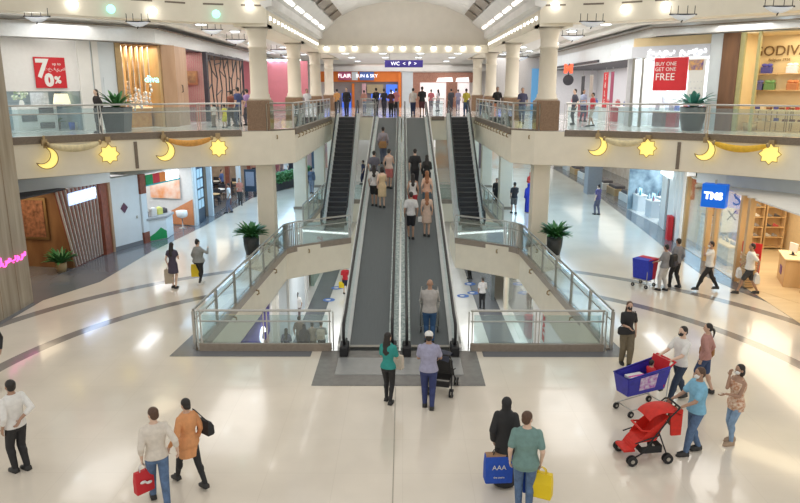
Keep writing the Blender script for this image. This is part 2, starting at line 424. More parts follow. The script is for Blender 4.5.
M['floor0']=floormat('floor_lower_marble',(.80,.79,.75),False)
M['border']=floormat('floor_slate_border',(.17,.18,.20),False,.2,.6)
M['taupe']=mat('taupe_stone',(.30,.25,.20),.35,noise=.1,nscale=10)
M['cream']=mat('cream_plaster',(.86,.80,.66),.6,noise=.03,nscale=2)
M['colcream']=mat('cream_column',(.78,.71,.58),.5,noise=.03,nscale=2)
M['white']=mat('white_plaster',(.84,.83,.80),.6,noise=.03,nscale=2)
M['bluewhite']=mat('cool_white_panel',(.70,.76,.80),.45,noise=.03,nscale=2)
M['ceil']=mat('ceiling_white',(.86,.85,.81),.8,noise=.03,nscale=1.5)
M['vault']=mat('vault_grey_white',(.80,.79,.76),.8,noise=.04,nscale=1.5)
M['lunette']=mat('lunette_beige',(.80,.75,.67),.8,noise=.03,nscale=1.5)
M['granite']=mat('brown_granite',(.19,.11,.06),.3,col2=(.31,.20,.12),nscale=40)
M['stone']=mat('striated_travertine',(.27,.22,.155),.4,col2=(.44,.38,.29),nscale=3,stretch=(1.5,1.5,.12))
M['steel']=mat('brushed_steel',(.50,.49,.46),.28,1.,noise=.08,nscale=30)
M['brass']=mat('brushed_brass',(.42,.31,.17),.35,.9,noise=.08,nscale=30)
M['darkshoe']=mat('dark_rail_shoe',(.20,.16,.12),.4,noise=.15,nscale=20)
M['glass']=glassmat('clear_green_glass',(.80,.88,.89),.94)
M['sglass']=glassmat('shop_glass',(.96,.98,.98),.96)
M['bglass']=glassmat('balustrade_glass',(.78,.87,.90),.72,.08)
M['black']=mat('black_rubber',(.015,.015,.017),.45,noise=.2,nscale=20)
M['belt']=mat('grey_belt',(.15,.165,.17),.55,noise=.1,nscale=5,stretch=(60,.3,1))
M['tread']=mat('step_tread',(.12,.12,.125),.5,noise=.15,nscale=6,stretch=(60,1,1))
M['riser']=mat('step_riser',(.05,.05,.055),.5,noise=.15,nscale=6,stretch=(60,1,1))
M['clad']=mat('white_cladding',(.74,.74,.72),.3,noise=.04,nscale=4)
M['plate']=mat('grey_floor_plate',(.36,.37,.37),.3,.3,noise=.06,nscale=6)
M['wood']=mat('oak_veneer',(.55,.36,.17),.45,col2=(.66,.46,.25),nscale=4,stretch=(1,1,.15))
M['dwood']=mat('dark_walnut',(.16,.08,.045),.4,col2=(.24,.12,.06),nscale=4,stretch=(1,1,.15))
M['mwood']=mat('tan_wood_panel',(.36,.22,.13),.45,col2=(.46,.30,.19),nscale=3,stretch=(1,1,.15))
M['redwood']=mat('red_brown_wood',(.24,.07,.04),.4,noise=.2,nscale=6)
M['leaf']=mat('leaf_green',(.03,.14,.04),.4,col2=(.07,.24,.07),nscale=9)
M['pot']=mat('dark_planter',(.03,.035,.035),.35,noise=.2,nscale=9)
M['pink']=mat('pink_wall',(.66,.22,.27),.6,noise=.04,nscale=2)
M['orange']=mat('orange_panel',(.85,.22,.03),.5,noise=.05,nscale=2)
M['dark']=mat('dark_interior',(.035,.035,.045),.6,noise=.2,nscale=4)
M['navy']=mat('navy_door',(.03,.06,.10),.4,noise=.1,nscale=4)
M['red']=mat('red_paint',(.62,.02,.03),.5,noise=.04,nscale=4)
M['blue']=mat('blue_paint',(.02,.12,.45),.5,noise=.05,nscale=4)
M['purple']=mat('purple_sign',(.06,.04,.30),.5,noise=.05,nscale=4)
M['yellow']=mat('yellow_plastic',(.85,.62,.01),.5,noise=.05,nscale=4)
M['green']=mat('green_paint',(.01,.28,.08),.5,noise=.1,nscale=4)
M['brick']=mat('red_brick',(.36,.16,.11),.8,col2=(.50,.27,.20),nscale=12)
M['warmwall']=mat('warm_yellow_wall',(.80,.64,.38),.6,noise=.04,nscale=2)
M['orwhite']=mat('orange_artwork',(.90,.86,.80),.6,col2=(.80,.30,.10),nscale=1.3)
def em(name,c,s): return mat(name,c,.5,emit=c,es=s,noise=.01)
M['lamp']=em('downlight_glow',(1.,.97,.92),6.)
M['lampc']=em('downlight_cool',(.80,.93,1.),5.)
M['teal']=em('teal_glow',(.35,1.,.85),1.6)
M['neon']=em('white_blue_neon',(.75,.88,1.),5.)
M['neonw']=em('white_sign_glow',(1,1,1),1.3)
M['pinkneon']=em('pink_neon',(1.,.12,.55),1.6)
M['gneon']=em('green_neon',(.2,1.,.35),2.)
M['moon']=em('yellow_moon_glow',(1.,.80,.22),.75)
M['redneon']=em('red_sign_glow',(1.,.08,.03),1.6)
M['slot']=em('slot_light',(1.,.98,.93),3.)
M['slotp']=em('slot_light_warm',(1.,.88,.80),2.5)
M['screen']=em('blue_screen',(.04,.12,.55),1.2)
# ---------------------------------------------------------------- plan
E2=[(-5.3,27.75),(-8.,27.0),(-11.,25.0),(-13.5,22.6),(-16.6,18.6),(-20.,13.)]
def mir(L): return [(-x,y) for x,y in L]
ZB=3.64                                                    # underside of upper deck
outer=[(-30,14)]+list(reversed(E2))+[(-4.5,28.6),(-4.4,42.),(-1.75,42.),(-1.75,40.2),(1.6,40.2),(1.6,42.),(4.4,42.),(4.5,28.6)]+mir(E2)+[(30,14),(30,82),(-30,82)]
struct('floor_upper',MB().slab(outer,[],Z2-.01,Z2),M['floor2'])
struct('trim_1',MB().wall_loop(outer,ZB,Z2-.01).slab(outer,[],ZB-.01,ZB),M['cream'])
# ground floor with its opening
V=[(-5.4,16.6),(5.3,16.6),(5.0,28.3),(2.4,30.3),(2.4,34.2),(4.9,34.2),(4.7,41.5),(-4.7,41.5),(-4.9,34.2),(-2.4,34.2),(-2.4,30.3),(-5.0,28.3)]
G=[(-32,-2),(32,-2),(32,82),(-32,82)]
struct('floor',MB().slab(G,[V],-.02,0),M['floor'])
struct('trim_2',MB().wall_loop(list(reversed(V)),-1.35,-.02).slab(G,[V],-1.36,-1.35),M['cream'])
# slate border strips
BL=[(-11.6,18.6),(-11.6,20.9),(-10.7,23.1),(-10.55,27.7),(-9.9,33.2),(-9.45,42.7),(-9.4,60)]
bo=[(-16.5,18.6)]+BL+[(-16.5,60)]
struct('floor_border_left',MB().slab(bo,[],0,.004),M['border'])
BR=[(12.0,19.6),(11.3,22.),(10.95,24.1),(11.2,28.),(11.6,32.3),(12.7,46),(13,60)]
struct('floor_border_right',MB().slab([(17,19.6),(17,60)]+list(reversed(BR)),[],0,.004),M['border'])
# frame of slate along the front of the opening
struct('trim_3',MB().slab([(-5.95,16.2),(-2.35,16.2),(-2.35,16.6),(-5.4,16.6),(-5.25,22.),(-5.5,22.)],[],.0,.005).slab([(2.05,16.2),(5.75,16.2),(5.3,22.),(5.2,22.),(5.3,16.6),(2.05,16.6)],[],0,.005),M['border'])
struct('trim_4',MB().slab([(-2.1,14.45),(1.9,14.45),(1.9,16.6),(-2.1,16.6)],[],0,.006),mat('dark_grey_slate',(.20,.195,.185),.25,noise=.1,nscale=5))
single('landing_plate',MB().rbox(-1.62,1.45,15.05,16.1,.0,.014,.003),M['plate'],'wide grey metal landing plate at the foot of the two moving walkways','floor plate',(0,0,.006))
single('access_cover',MB().rbox(-.3,.3,-.18,.18,.0,.012,.004),M['border'],'small dark access cover on the slate floor beside the cafe','floor cover',(*at(60,283)[:2],.004),R(20))
struct('trim_5',MB().box(-.175,-.155,2,14.4,0,.003),mat('joint_dark',(.40,.36,.30),.5,noise=.1))
# lower floor
struct('floor_lower',MB().slab([(-25,10),(25,10),(25,80),(-25,80)],[],Z0-.1,Z0),M['floor0'])
struct('floor_border_lower_left',MB().box(-5.1,-4.1,14,52,Z0,Z0+.004),M['border'])
struct('floor_border_lower_right',MB().box(4.0,5.2,14,52,Z0,Z0+.004),M['border'])
# ---------------------------------------------------------------- railings
def along(L,step):
    out=[]; 
    for i in range(len(L)-1):
        a=Vector(L[i]); b=Vector(L[i+1]); n=max(1,round((b-a).length/step))
        for k in range(n): out.append((a.lerp(b,k/n),(b-a).normalized()))
    out.append((Vector(L[-1]),(Vector(L[-1])-Vector(L[-2])).normalized())); return out
def railing(L,z,label,inward=1,step=1.9,group=None,shoe=M['darkshoe'],brackets=0,h=1.08,base=.0):
    """L runs along the floor edge; inward is the side of the void: +1 left of the direction"""
    t=thing('railing',label,'railing',(L[0][0],L[0][1],z),0,group); o=Vector(L[0]); Q=[Vector(p)-o for p in L]
    part('handrail',MB().tube([(p.x,p.y,h) for p in Q],.032,8,False),M['steel'],t)
    part('lower_rail',MB().tube([(p.x,p.y,h-.29) for p in Q],.022,8,False),M['steel'],t)
    g=MB()
    P=along([tuple(p) for p in Q],step)
    for i,(p,d) in enumerate(P):
        m=MB(); nx,ny=-d.y*inward,d.x*inward
        for s in(-.045,.045):
            c=p+d*s; m.prism([(c.x+d.x*a+nx*b,c.y+d.y*a+ny*b) for a,b in((-.012,-.03),(.012,-.03),(.012,.03),(-.012,.03))],.0,h-.02)
        part('post',m,M['steel'],t)
        if i<len(P)-1:
            q=P[i+1][0]; e=(q-p).normalized(); L_=(q-p).length
            a=p+e*.09; b=q-e*.09; w=Vector((-e.y,e.x))*.008
            gm=MB().prism([tuple(a-w),tuple(b-w),tuple(b+w),tuple(a+w)],.07,h-.12)
            part('glass_panel',gm,M['glass'],t)
    s=MB()
    off=.10
    if base>0: s.offwall([tuple(p) for p in Q],off*inward,.002,.20)
    else:
         s.offwall([tuple(p) for p in Q],off*inward,-.20,.05)
    s.offwall([tuple(p) for p in Q],-.06*inward,.002,.05)
    part('shoe',s,shoe,t)
    if brackets:
        for p,d in [pd for i in range(len(Q)-1) if (Q[i+1]-Q[i]).length>1. for pd in along([tuple(Q[i]),tuple(Q[i+1])],brackets)[:-1]]:
            nx,ny=-d.y*inward,d.x*inward; m=MB(); c=p+Vector((nx,ny))*.10+d*.3
            m.tube([(c.x,c.y,-.18),(c.x+nx*.09,c.y+ny*.09,-.20),(c.x+nx*.10,c.y+ny*.10,-.30),(c.x+nx*.02,c.y+ny*.02,-.34)],.028,6)
            part('bracket',m,M['brass'],t)
    return t
railing([(-5.28,16.66),(-1.85,16.66)],0,'straight steel and glass railing in front of the floor opening, left of the moving walkways',-1,1.6,shoe=M['taupe'],base=.06)
railing([(1.75,16.66),(5.2,16.66)],0,'straight steel and glass railing in front of the floor opening, right of the moving walkways',-1,1.6,shoe=M['taupe'],base=.06)
def bend(s):
    pts=[(-5.42,16.7),(-5.02,28.1)]
    for k in range(1,6):
        a=k/6; pts.append((-5.02+ .5*a*a+.28*a, 28.1+.95*a))
    pts+= [(-2.42,30.35)]
    return [(s*-x if s>0 else x,y) for x,y in pts]
railing(bend(-1),0,'long glass railing down the left side of the floor opening, bending to the left escalator',-1,1.9,brackets=2.6,shoe=M['taupe'])
railing([(x,y) for x,y in bend(1)],0,'long glass railing down the right side of the floor opening, bending to the right escalator',1,1.9,brackets=2.6,shoe=M['taupe'])
railing([(-4.95,33.2),(-4.75,41.4)],0,'glass railing behind the foot of the left escalator, running away to the back',-1,1.5,shoe=M['taupe'])
railing([(4.95,33.2),(4.75,41.4)],0,'glass railing behind the foot of the right escalator, running away to the back',1,1.5,shoe=M['taupe'])
railing([(-4.6,41.5),(-1.9,41.5)],0,'short far railing across the back of the opening, seen between left escalator and walkway',-1,1.2,shoe=M['taupe'])
railing([(1.8,41.5),(4.6,41.5)],0,'short far railing across the back of the opening, seen between right escalator and walkway',-1,1.2,shoe=M['taupe'])
for s,w in((-1,'left'),(1,'right')):
    E=[(s*-x,y) if s>0 else (x,y) for x,y in E2]
    E=[(-s*abs(x)*-1,y) for x,y in E2] 
    Q=[(s*abs(x),y+.07) for x,y in E2]; Q[0]=(s*6.45,27.52)
    railing(Q,Z2,'curved upper gallery railing with steel rails facing the hall, '+w+' side',-s,2.6,base=.0)
    railing([(s*5.45,27.95),(s*4.55,28.9),(s*4.42,41.9)],Z2,'upper gallery railing running back to the '+w+' escalator head',s*-1*-1 if s<0 else -1,1.4,brackets=1.0) if False else railing([(s*5.45,27.85),(s*4.55,28.7),(s*4.42,41.9)],Z2,'upper gallery railing running back to the '+w+' escalator head',(-1 if s<0 else 1),1.5,brackets=1.05)
    # small rails at the head landing
    railing([(s*1.72,42.05),(s*2.5,42.05)],Z2,'short glass railing on the upper landing between '+w+' escalator and walkway',-1,1.)
# ---------------------------------------------------------------- columns
for s,w in((-1,'left'),(1,'right')):
    for i,Y in enumerate((28.3,37.5,46.5,55.)):
        nth=['nearest','second nearest','third nearest','farthest'][i]
        t=thing('column','round cream gallery column on a granite block, %s on the %s side'%(nth,w),'column',(s*5.82,Y,Z2),0)
        part('plinth',MB().rbox(-.46,.46,-.46,.46,0,1.2,.03),M['granite'],t)
        part('shaft',MB().loft([(0,0,1.2,.45,.45),(0,0,1.28,.45,.45),(0,0,1.31,.40,.40),(0,0,1.42,.40,.40),(0,0,1.46,.36,.36),(0,0,3.2,.345,.345),(0,0,3.22,.38,.38),(0,0,3.28,.38,.38),(0,0,3.30,.34,.34),(0,0,3.6,.35,.35),(0,0,3.85,.41,.41),(0,0,4.0,.48,.48)],28),M['colcream'],t)
        part('capital',MB().box(-.52,.52,-.52,.52,4.0,4.11),M['colcream'],t)
    for i,Y in enumerate((28.75,38.5,47.5,56)):
        nth=['nearest','second nearest','third nearest','farthest'][i]
        t=thing('pillar','square cream pillar under the gallery, %s on the %s side'%(nth,w),'pillar',(s*5.8,Y,0),0)
        part('shaft',MB().rbox(-.35,.35,-.35,.35,.16,ZB-.012,.02),M['colcream'],t)
        part('base',MB().box(-.41,.41,-.41,.41,0,.16),M['taupe'],t)
# big stone pier, left foreground
t=thing('stone_pier','massive striated travertine pier at the left edge of the hall','pier',(-12.9,19.6,0))
part('shaft',MB().rbox(-1.2,1.1,-1.3,1.15,0,10.5,.03),M['stone'],t)
part('pink_sign',textmesh('اكسبرس',.34,.02),M['pinkneon'],t,loc=(1.13,.15,1.68),rz=PI/2)
part('joint',MB().box(1.10,1.105,-.55,-.53,0,10.4).box(1.10,1.105,.35,.37,0,10.4),M['granite'],t)
# ---------------------------------------------------------------- roof: ring beams, side ceilings, vault
ZC=9.12
for s,w in((-1,'left'),(1,'right')):
    E=[(s*abs(x),y) for x,y in E2]
    b=MB().offwall(E,s*-1*.9*-1 if False else (-.9 if s<0 else .9),ZC,12.)
    struct('beam_'+w,b,M['cream'])
    sl=MB(); 
    for p,d in along(E,1.15)[:-1]:
        n=Vector((-d.y,d.x))*(1 if s<0 else -1)
        c=p+n*.0; a=c+d*.2; b_=c+d*.95
        sl.prism([(a.x,a.y),(b_.x,b_.y),(b_.x+n.x*.012,b_.y+n.y*.012),(a.x+n.x*.012,a.y+n.y*.012)],ZC+.62,ZC+.68)
    struct('trim_6',sl,M['darkshoe'])  # dark strips on the beam face stand for the shade in its shadow gap
    # side beam under the vault with its strip of small lights
    struct('beam_side_'+w,MB().box(min(s*5.3,s*6.6),max(s*5.3,s*6.6),27.75,58.,ZC-.12,9.62),M['cream'])
    # ceiling: flat, a raised tray, a bulkhead over the shopfronts
    cl=[(s*x,y) for x,y in((5.3,28.5),(8,27.8),(11,26.1),(13.7,24),(17,20.4),(21,14.5),(30,14.5),(30,82),(5.3,82))]
    if s>0: cl=list(reversed(cl))
    struct('ceiling_'+w,MB().slab(list(reversed(cl)),[],9.28,9.4),M['ceil'])
    bk=[(s*x,y) for x,y in((19.5,18.5),(14.9,24.9),(10.25,29.3),(10.25,37.),(10.4,56.))]
    struct('trim_7',MB().offwall(bk,(.35 if s<0 else -.35),8.5 if s<0 else 8.78,9.05 if s<0 else 9.2),mat('bulkhead_grey',(.70,.71,.71),.7,noise=.03))
    struct('trim_8',MB().offwall(bk,(-.14 if s<0 else .14)*1,9.05,9.085),M['darkshoe'])
    struct('trim_9',MB().offwall([(x-s*.75,y-.5) for x,y in bk],(-.6 if s<0 else .6),9.14,9.28),M['ceil'])
    # soffit band over the ground floor shops
    sb=[(s*x,y) for x,y in((21,15.5),(17.2,20.4),(13.9,23.6),(12.3,25.9),(11.75,27.2))]
    struct('trim_10',MB().offwall(sb,(.4 if s<0 else -.4),3.0,ZB),M['bluewhite'])
struct('ceiling_back',MB().box(-5.25,5.25,44.95,82,9.1,9.3),M['ceil'])
# vault
prof=[(5.3,10.2),(5.3,10.3),(5.05,10.35),(5.05,10.75),(4.3,11.45),(4.3,11.6),(3.6,12.1),(2.7,12.55),(1.4,12.9),(0,13.0)]
prof=[(x,9.62+(z-10.2)*.84) for x,z in prof]
full=[(-x,z) for x,z in prof]+[(x,z) for x,z in reversed(prof[:-1])]
vm=MB(); th=[(x*1.04,z+.2) for x,z in full]
vm.rings([[(x,y,z) for x,z in full]+[(x,y,z) for x,z in reversed(th)] for y in (27.6,45.)],False)
struct('ceiling_vault',vm,M['vault'])
for y in (30.,33.5,37.,40.5):
    struct('trim_11',MB().rings([[(x,y0,z-.02) for x,z in full[4:-4]]+[(x,y0,z+.05) for x,z in reversed(full[4:-4])] for y0 in(y,y+.12)]),M['white'])
struct('wall_lunette',MB().vprism([(-5.3,8.98)]+full+[(5.3,8.98)],44.6,44.9),M['lunette'])
struct('beam_back',MB().box(-5.3,5.3,44.2,44.6,8.85,9.35),M['cream'])
def vz(x,i): return prof[i]
for s,w in((-1,'left'),(1,'right')):
    for k in range(5):
        y0=29.5+k*2.9
        a=Vector((5.05,prof[3][1])); b=Vector((4.3,prof[4][1])); 
        def P(u): q=a.lerp(b,u); return q
        p0,p1=P(.20),P(.36); n=Vector((-(b-a).y,(b-a).x)).normalized(); n=-n if n.y>0 else n
        m=MB().rings([[(s*(p0.x+n.x*e),y,p0.y+n.y*e),(s*(p1.x+n.x*e),y,p1.y+n.y*e),(s*(p1.x),y,p1.y),(s*(p0.x),y,p0.y)] for y,e in((y0,.03),(y0+2.2,.03))])
        single('slot_light',m,M['slot'] if s<0 else M['slotp'],'long glowing slot lamp in the sloping %s side of the vault'%w,'ceiling light',group='slot lamps along the %s side of the vault'%w)
        q0=Vector((4.25,prof[4][1]+.04)); q1=Vector((3.75,prof[6][1]-.12))
        g=MB().rings([[(s*(q0.x-.03),y,q0.y-.03),(s*(q1.x-.03),y,q1.y-.05),(s*q1.x,y,q1.y),(s*q0.x,y,q0.y)] for y in(y0,y0+2.3)])
        single('air_grille',g,M['darkshoe'],'dark slotted air grille in the %s shoulder of the vault'%w,'grille',group='air grilles along the %s side of the vault'%w)
    for k in range(18):
        y=28.4+k*.9
        single('strip_lamp',MB().rbox(-.03,.03,-.10,.10,-.06,.06,.01),M['slot'],'short bright strip lamp on the inner face of the %s beam below the vault'%w,'ceiling light',(s*5.269,y,ZC+.24),0,'strip lamps along the %s beam'%w)
bs=[330,345,357,376,391,403,417,432,446,460,474]
for x in bs:
    X=(x-403)/690*45.2
    t=thing('spotlight','small round spotlight on the beam below the half round end wall','spotlight',(X,44.15,9.1),0,'spotlights on the back beam')
    part('housing',MB().loft([(0,0,0,.05,.05),(0,0,.14,.13,.13),(0,0,.2,.13,.13)],12),M['white'],t)
    part('lens',MB().ell((0,-.05,.02),(.14,.12,.12),10,8),M['lamp'],t)
def edgept(px,z,off=0.):
    """the point of the gallery edge that stands at column px of the view"""
    best=None
    s=-1 if px<403 else 1
    for i in range(len(E2)-1):
        for k in range(40):
            u=k/40; x=s*abs(E2[i][0]+(E2[i+1][0]-E2[i][0])*u); y=E2[i][1]+(E2[i+1][1]-E2[i][1])*u
            ax=y*math.cos(TH)+(CAMH-z)*math.sin(TH); q=403+x*680/ax; e=abs(q-px)
            if best is None or e<best[0]:
                d=Vector((E2[i+1][0]-E2[i][0],E2[i+1][1]-E2[i][1])).normalized(); 
                n=Vector((-d.y,d.x)) ; n=n if s<0 else Vector((-n.x,n.y)); n=n if n.y<0 else -n
                best=(e,x+n.x*off,y+n.y*off,math.atan2(n.y,n.x)+PI/2)
    return best[1:]
SP=[(71,4,'lamp'),(110,9,'teal'),(150,11,'lamp'),(215,14,'teal'),(250,5,'lamp'),(555,5,'lamp'),(624,9,'lamp'),(666,6,'lamp')]
for px,py,k in SP:
    X,Y,a=edgept(px,9.5,.14); zz=CAMH+ray(px,py)[2]/ray(px,py)[1]*Y
    t=thing('spotlight',('teal tinted' if k=='teal' else 'warm white')+' round spotlight on the front beam at the '+('left' if px<400 else 'right'),'spotlight',(X,Y,zz),a,'%s spotlights on the %s front beam'%(k,'left' if px<400 else 'right'))
    part('housing',MB().tube([(0,.14,.1),(0,.0,.02)],[.05,.09]),M['white'],t)
    part('lens',MB().ell((0,-.02,0),(.15,.1,.15),12,8),M[k],t)
# boat shaped ceiling lamps
def boat(px,py,z=8.95,sc=1.):
    d=ray(px,py); tt=(z-CAMH)/d[2]; X,Y=d[0]*tt,d[1]*tt
    t=thing('boat_lamp','boat shaped white glass lamp hung from four thin rods under the '+('left' if px<400 else 'right')+' gallery ceiling','ceiling lamp',(X,Y,z),0,'boat shaped lamps under the %s ceiling'%('left' if px<400 else 'right'))
    part('shade',MB().rings([[(sc*x*(1-abs(k)*.25),sc*k*.22,sc*(-.26*(1-(x/.62)**2)*(1-abs(k)*.9)+.0)) for x in(-.62,-.5,-.3,-.1,.1,.3,.5,.62)] for k in(-1,-.5,0,.5,1)],True,False,False),em('lamp_shade_glow',(.9,.92,.95),.5) if 'shade' not in M else M['shade'],t)
    part('frame',MB().tube([(-.66*sc,0,.02),(.66*sc,0,.02)],.025,6).tube([(.05*sc,0,.0),(.02*sc,0,-.16*sc),(-.06*sc,0,-.34*sc)],.02,6),M['black'],t)
    for x in(-.6,-.25,.2,.55): part('rod',MB().tube([(x*sc,0,.0),(x*sc,0,9.27-z)],.012,6),M['black'],t)
M['shade']=em('lamp_shade_glow',(.8,.85,.92),.18)
for px,py,s_ in((37,17,.68),(138,22,.68),(212,30,.68),(236,40,.75),(683,15,.68),(779,7,.7),(592,22,.7),(573,36,.8),(281,50,1.),(512,52,1.),(290,56,1.),(520,57,1.)): boat(px,py,8.98,s_)
# recessed downlights: upper ceiling
def downl(X,Y,z,m,grp,lab,r=.22):
    t=thing('downlight',lab,'ceiling light',(X,Y,z),0,grp)
    part('rim',MB().loft([(0,0,-.03,r,r),(0,0,0,r*1.12,r*1.12)],16),M['white'],t)
    part('lens',MB().loft([(0,0,-.045,r*.8,r*.8),(0,0,-.02,r*.86,r*.86)],16),m,t)
for s,w in((-1,'left'),(1,'right')):
    for X,Y in((13.6,25.6),(11.,27.9),(8.4,29.6),(7.8,33.),(7.8,37.),(8.8,41.),(7.6,45),(8.8,49.5),(7.6,54)):
        downl(s*X,Y,9.27,M['lampc'],'downlights in the %s gallery ceiling'%w,'round recessed cool white downlight in the %s gallery ceiling'%w,.26)
for X in(-4,-1.4,1.2,3.8):
    for Y in(49,55,62): downl(X,Y,9.09,M['lampc'],'downlights in the far ceiling','round recessed downlight in the ceiling beyond the vault',.3)
# under the gallery
for s,w in((-1,'left'),(1,'right')):
    for Y in(31,35,39,43,48,53): downl(s*8.3,Y,ZB-.01,M['lampc'],'downlights under the %s gallery'%w,'round recessed downlight under the %s gallery'%w,.2)
# ---------------------------------------------------------------- crescents, stars, garlands
def crescent(px,py,flip,lab,r=.37):
    X,Y,a=edgept(px,4.3,.24); d=ray(px,py); zz=CAMH+d[2]/d[1]*Y
    t=thing('crescent_lamp',lab,'decoration',(X,Y,zz),a)
    o=[];n=22
    for k in range(n+1):
        q=R(-158+ (250)*k/n); o.append((r*math.cos(q),r*math.sin(q)))
    e0,e1=o[0],o[-1]; c=(-.16,.13); r2=math.hypot(e1[0]-c[0],e1[1]-c[1]); a0=math.atan2(e1[1]-c[1],e1[0]-c[0]); a1=math.atan2(e0[1]-c[1],e0[0]-c[0])
    if a1>a0: a1-=2*PI
    for k in range(1,n):
        q=a0+(a1-a0)*k/n; rr=r2+(math.hypot(e0[0]-c[0],e0[1]-c[1])-r2)*k/n; o.append((c[0]+rr*math.cos(q),c[1]+rr*math.sin(q)))
    o=[(x*flip,z) for x,z in o]
    part('panel',MB().vprism(o,-.04,.04),M['moon'],t)
    part('outline',MB().tube([(x,-.05,z) for x,z in o],.018,6,True,True),M['brass'],t)
    part('hanger',MB().box(-.04,.04,.0,.06,r*.9,4.98-zz+.1 if 4.98-zz>r else r+.1).box(-.09,.09,-.02,.1,4.75-zz,4.95-zz),M['brass'],t)
    return Vector((X,Y,zz))
def star(px,py,lab,r=.36):
    X,Y,a=edgept(px,4.3,.24); d=ray(px,py); zz=CAMH+d[2]/d[1]*Y
    t=thing('star_lamp',lab,'decoration',(X,Y,zz),a)
    o=[((r if k%2==0 else r*.74)*math.cos(PI*k/8),(r if k%2==0 else r*.74)*math.sin(PI*k/8)) for k in range(16)]
    part('panel',MB().vprism(o,-.04,.04),M['moon'],t)
    part('outline',MB().tube([(x,-.05,z) for x,z in o],.018,6,False,True),M['brass'],t)
    part('hanger',MB().box(-.03,.03,.0,.06,r*.9,4.9-zz).box(-.09,.09,-.02,.1,4.75-zz,4.95-zz),M['brass'],t)
    return Vector((X,Y,zz))
def garland(p,q,m,lab):
    t=thing('garland',lab,'garland',tuple(p),0)
    d=q-p; n=12; pts=[];rr=[]
    for k in range(n+1):
        u=k/n; v=d*u; pts.append((v.x,v.y+.0,v.z-4*.17*u*(1-u))); rr.append(.05+.075*math.sin(PI*u)**.5 if 0<u<1 else .04)
    part('cloth_swag',MB().tube(pts,rr,10),m,t)
    for k in(0,n): part('tie',MB().ell(pts[k],(.07,.07,.09)),M['brass'],t)
cg=mat('cream_cloth',(.72,.62,.38),.7,noise=.12,nscale=9); og=mat('orange_cloth',(.75,.36,.08),.7,noise=.15,nscale=9); yg=mat('amber_cloth',(.80,.48,.04),.7,noise=.12,nscale=9)
moons=[(44,158,1,'glowing yellow crescent lamp on the left gallery front, nearest the stone pier'),(162,151,1,'glowing yellow crescent lamp on the left gallery front beside the orange garland'),(596,146,-1,'glowing yellow crescent lamp on the right gallery front, nearest the column'),(706,150,1,'glowing yellow crescent lamp on the right gallery front beside the amber garland')]
stars=[(107,154,'glowing yellow star lamp on the left gallery front at the end of the cream garland'),(219,148,'glowing yellow star lamp on the left gallery front near the column'),(649,148,'glowing yellow star lamp on the right gallery front at the end of the cream garland'),(770,154,'glowing yellow star lamp at the far right end of the gallery front')]
gar=[(cg,'cream cloth garland between crescent and star, left gallery front'),(og,'orange cloth garland on the left gallery front near the column'),(cg,'cream cloth garland between crescent and star, right gallery front'),(yg,'amber yellow cloth garland at the right end of the gallery front')]
for (mx,my,fl,ml),(sx,sy,sl_),(gm,gl) in zip(moons,stars,gar):
    p=crescent(mx,my,1 if fl>0 else 1,ml); q=star(sx,sy,sl_)
    a=Vector((p.x,p.y-.2,4.78)); b=Vector((q.x,q.y-.2,4.78)); e=(b-a).normalized()
    garland(a+e*.2,b-e*.2,gm,gl)
for px,w in((136,'left'),(677,'right')):
    X,Y,a=edgept(px,4.2,.02); single('vent_slot',MB().box(-.06,.06,-.01,.02,-.5,.5),M['darkshoe'],'narrow dark vertical slot in the %s gallery front'%w,'vent',(X,Y,4.22),a)
# ---------------------------------------------------------------- moving walkways
def walkway(xc,w,label,ox):
    t=thing('moving_walkway',label,'moving walkway',(xc,RY0,0)); L=RY1-RY0
    k=Z2/L; hw=.515
    def strip(x0,x1,dz0,dz1,ya=-.6,yb=L+1.2):
        return MB().rings([[(x0,y,max(0,min(Z2,y*k))+dz0),(x1,y,max(0,min(Z2,y*k))+dz0),(x1,y,max(0,min(Z2,y*k))+dz1),(x0,y,max(0,min(Z2,y*k))+dz1)] for y in(ya,0,L,yb)])
    part('belt',strip(-hw,hw,-.25,.02,0,L),M['belt'],t)
    part('comb_plate',MB().box(-hw,hw,-.1,.05,.022,.034),M['steel'],t); part('comb_plate',MB().box(-hw,hw,L,L+.5,Z2,Z2+.028),M['plate'],t)
    for s in(-1,1):
        wd=.30 if s==ox else .255
        part('skirt',strip(*(sorted((s*hw,s*(hw+wd)))),-.30,.10,-.3,L+.3),M['clad'] if s==ox else M['crackle'],t)
        xs=s*(hw+.10)
        part('balustrade_glass',strip(xs-.008,xs+.008,.10,.86,-.35,L+.5),M['bglass'],t)
        pts=[(xs,.1,.18),(xs,-.45,.22),(xs,-.68,.5),(xs,-.6,.84),(xs,-.3,.92),(xs,0,.93),(xs,L,Z2+.93),(xs,L+.5,Z2+.93),(xs,L+.8,Z2+.6),(xs,L+.6,Z2+.2)]
        part('handrail',MB().tube(pts,.038,8),M['black'],t)
        part('rail_trim',strip(xs-.03,xs+.03,.84,.88,-.4,L+.4),M['steel'],t)
        part('newel_base',MB().rbox(xs-.11,xs+.11,-.72,-.2,0,.26,.03),M['black'],t)
    part('outer_cladding',strip(*(sorted((ox*(hw+.26),ox*(hw+.31)))),-.95,.12,.3,L+.2),M['clad'],t)
    part('truss_soffit',strip(-hw-.25,hw+.25,-.95,-.3,.6,L),M['clad'],t)
    return t
M['crackle']=mat('mottled_metal_deck',(.35,.42,.42),.25,.4,col2=(.75,.82,.80),nscale=14)  # pale mottle puts the deck's reflections into the metal's colour
walkway(-.885,1,'left moving walkway with grey belt, rising to the upper floor',-1)
walkway(.715,1,'right moving walkway with grey belt, rising to the upper floor',1)
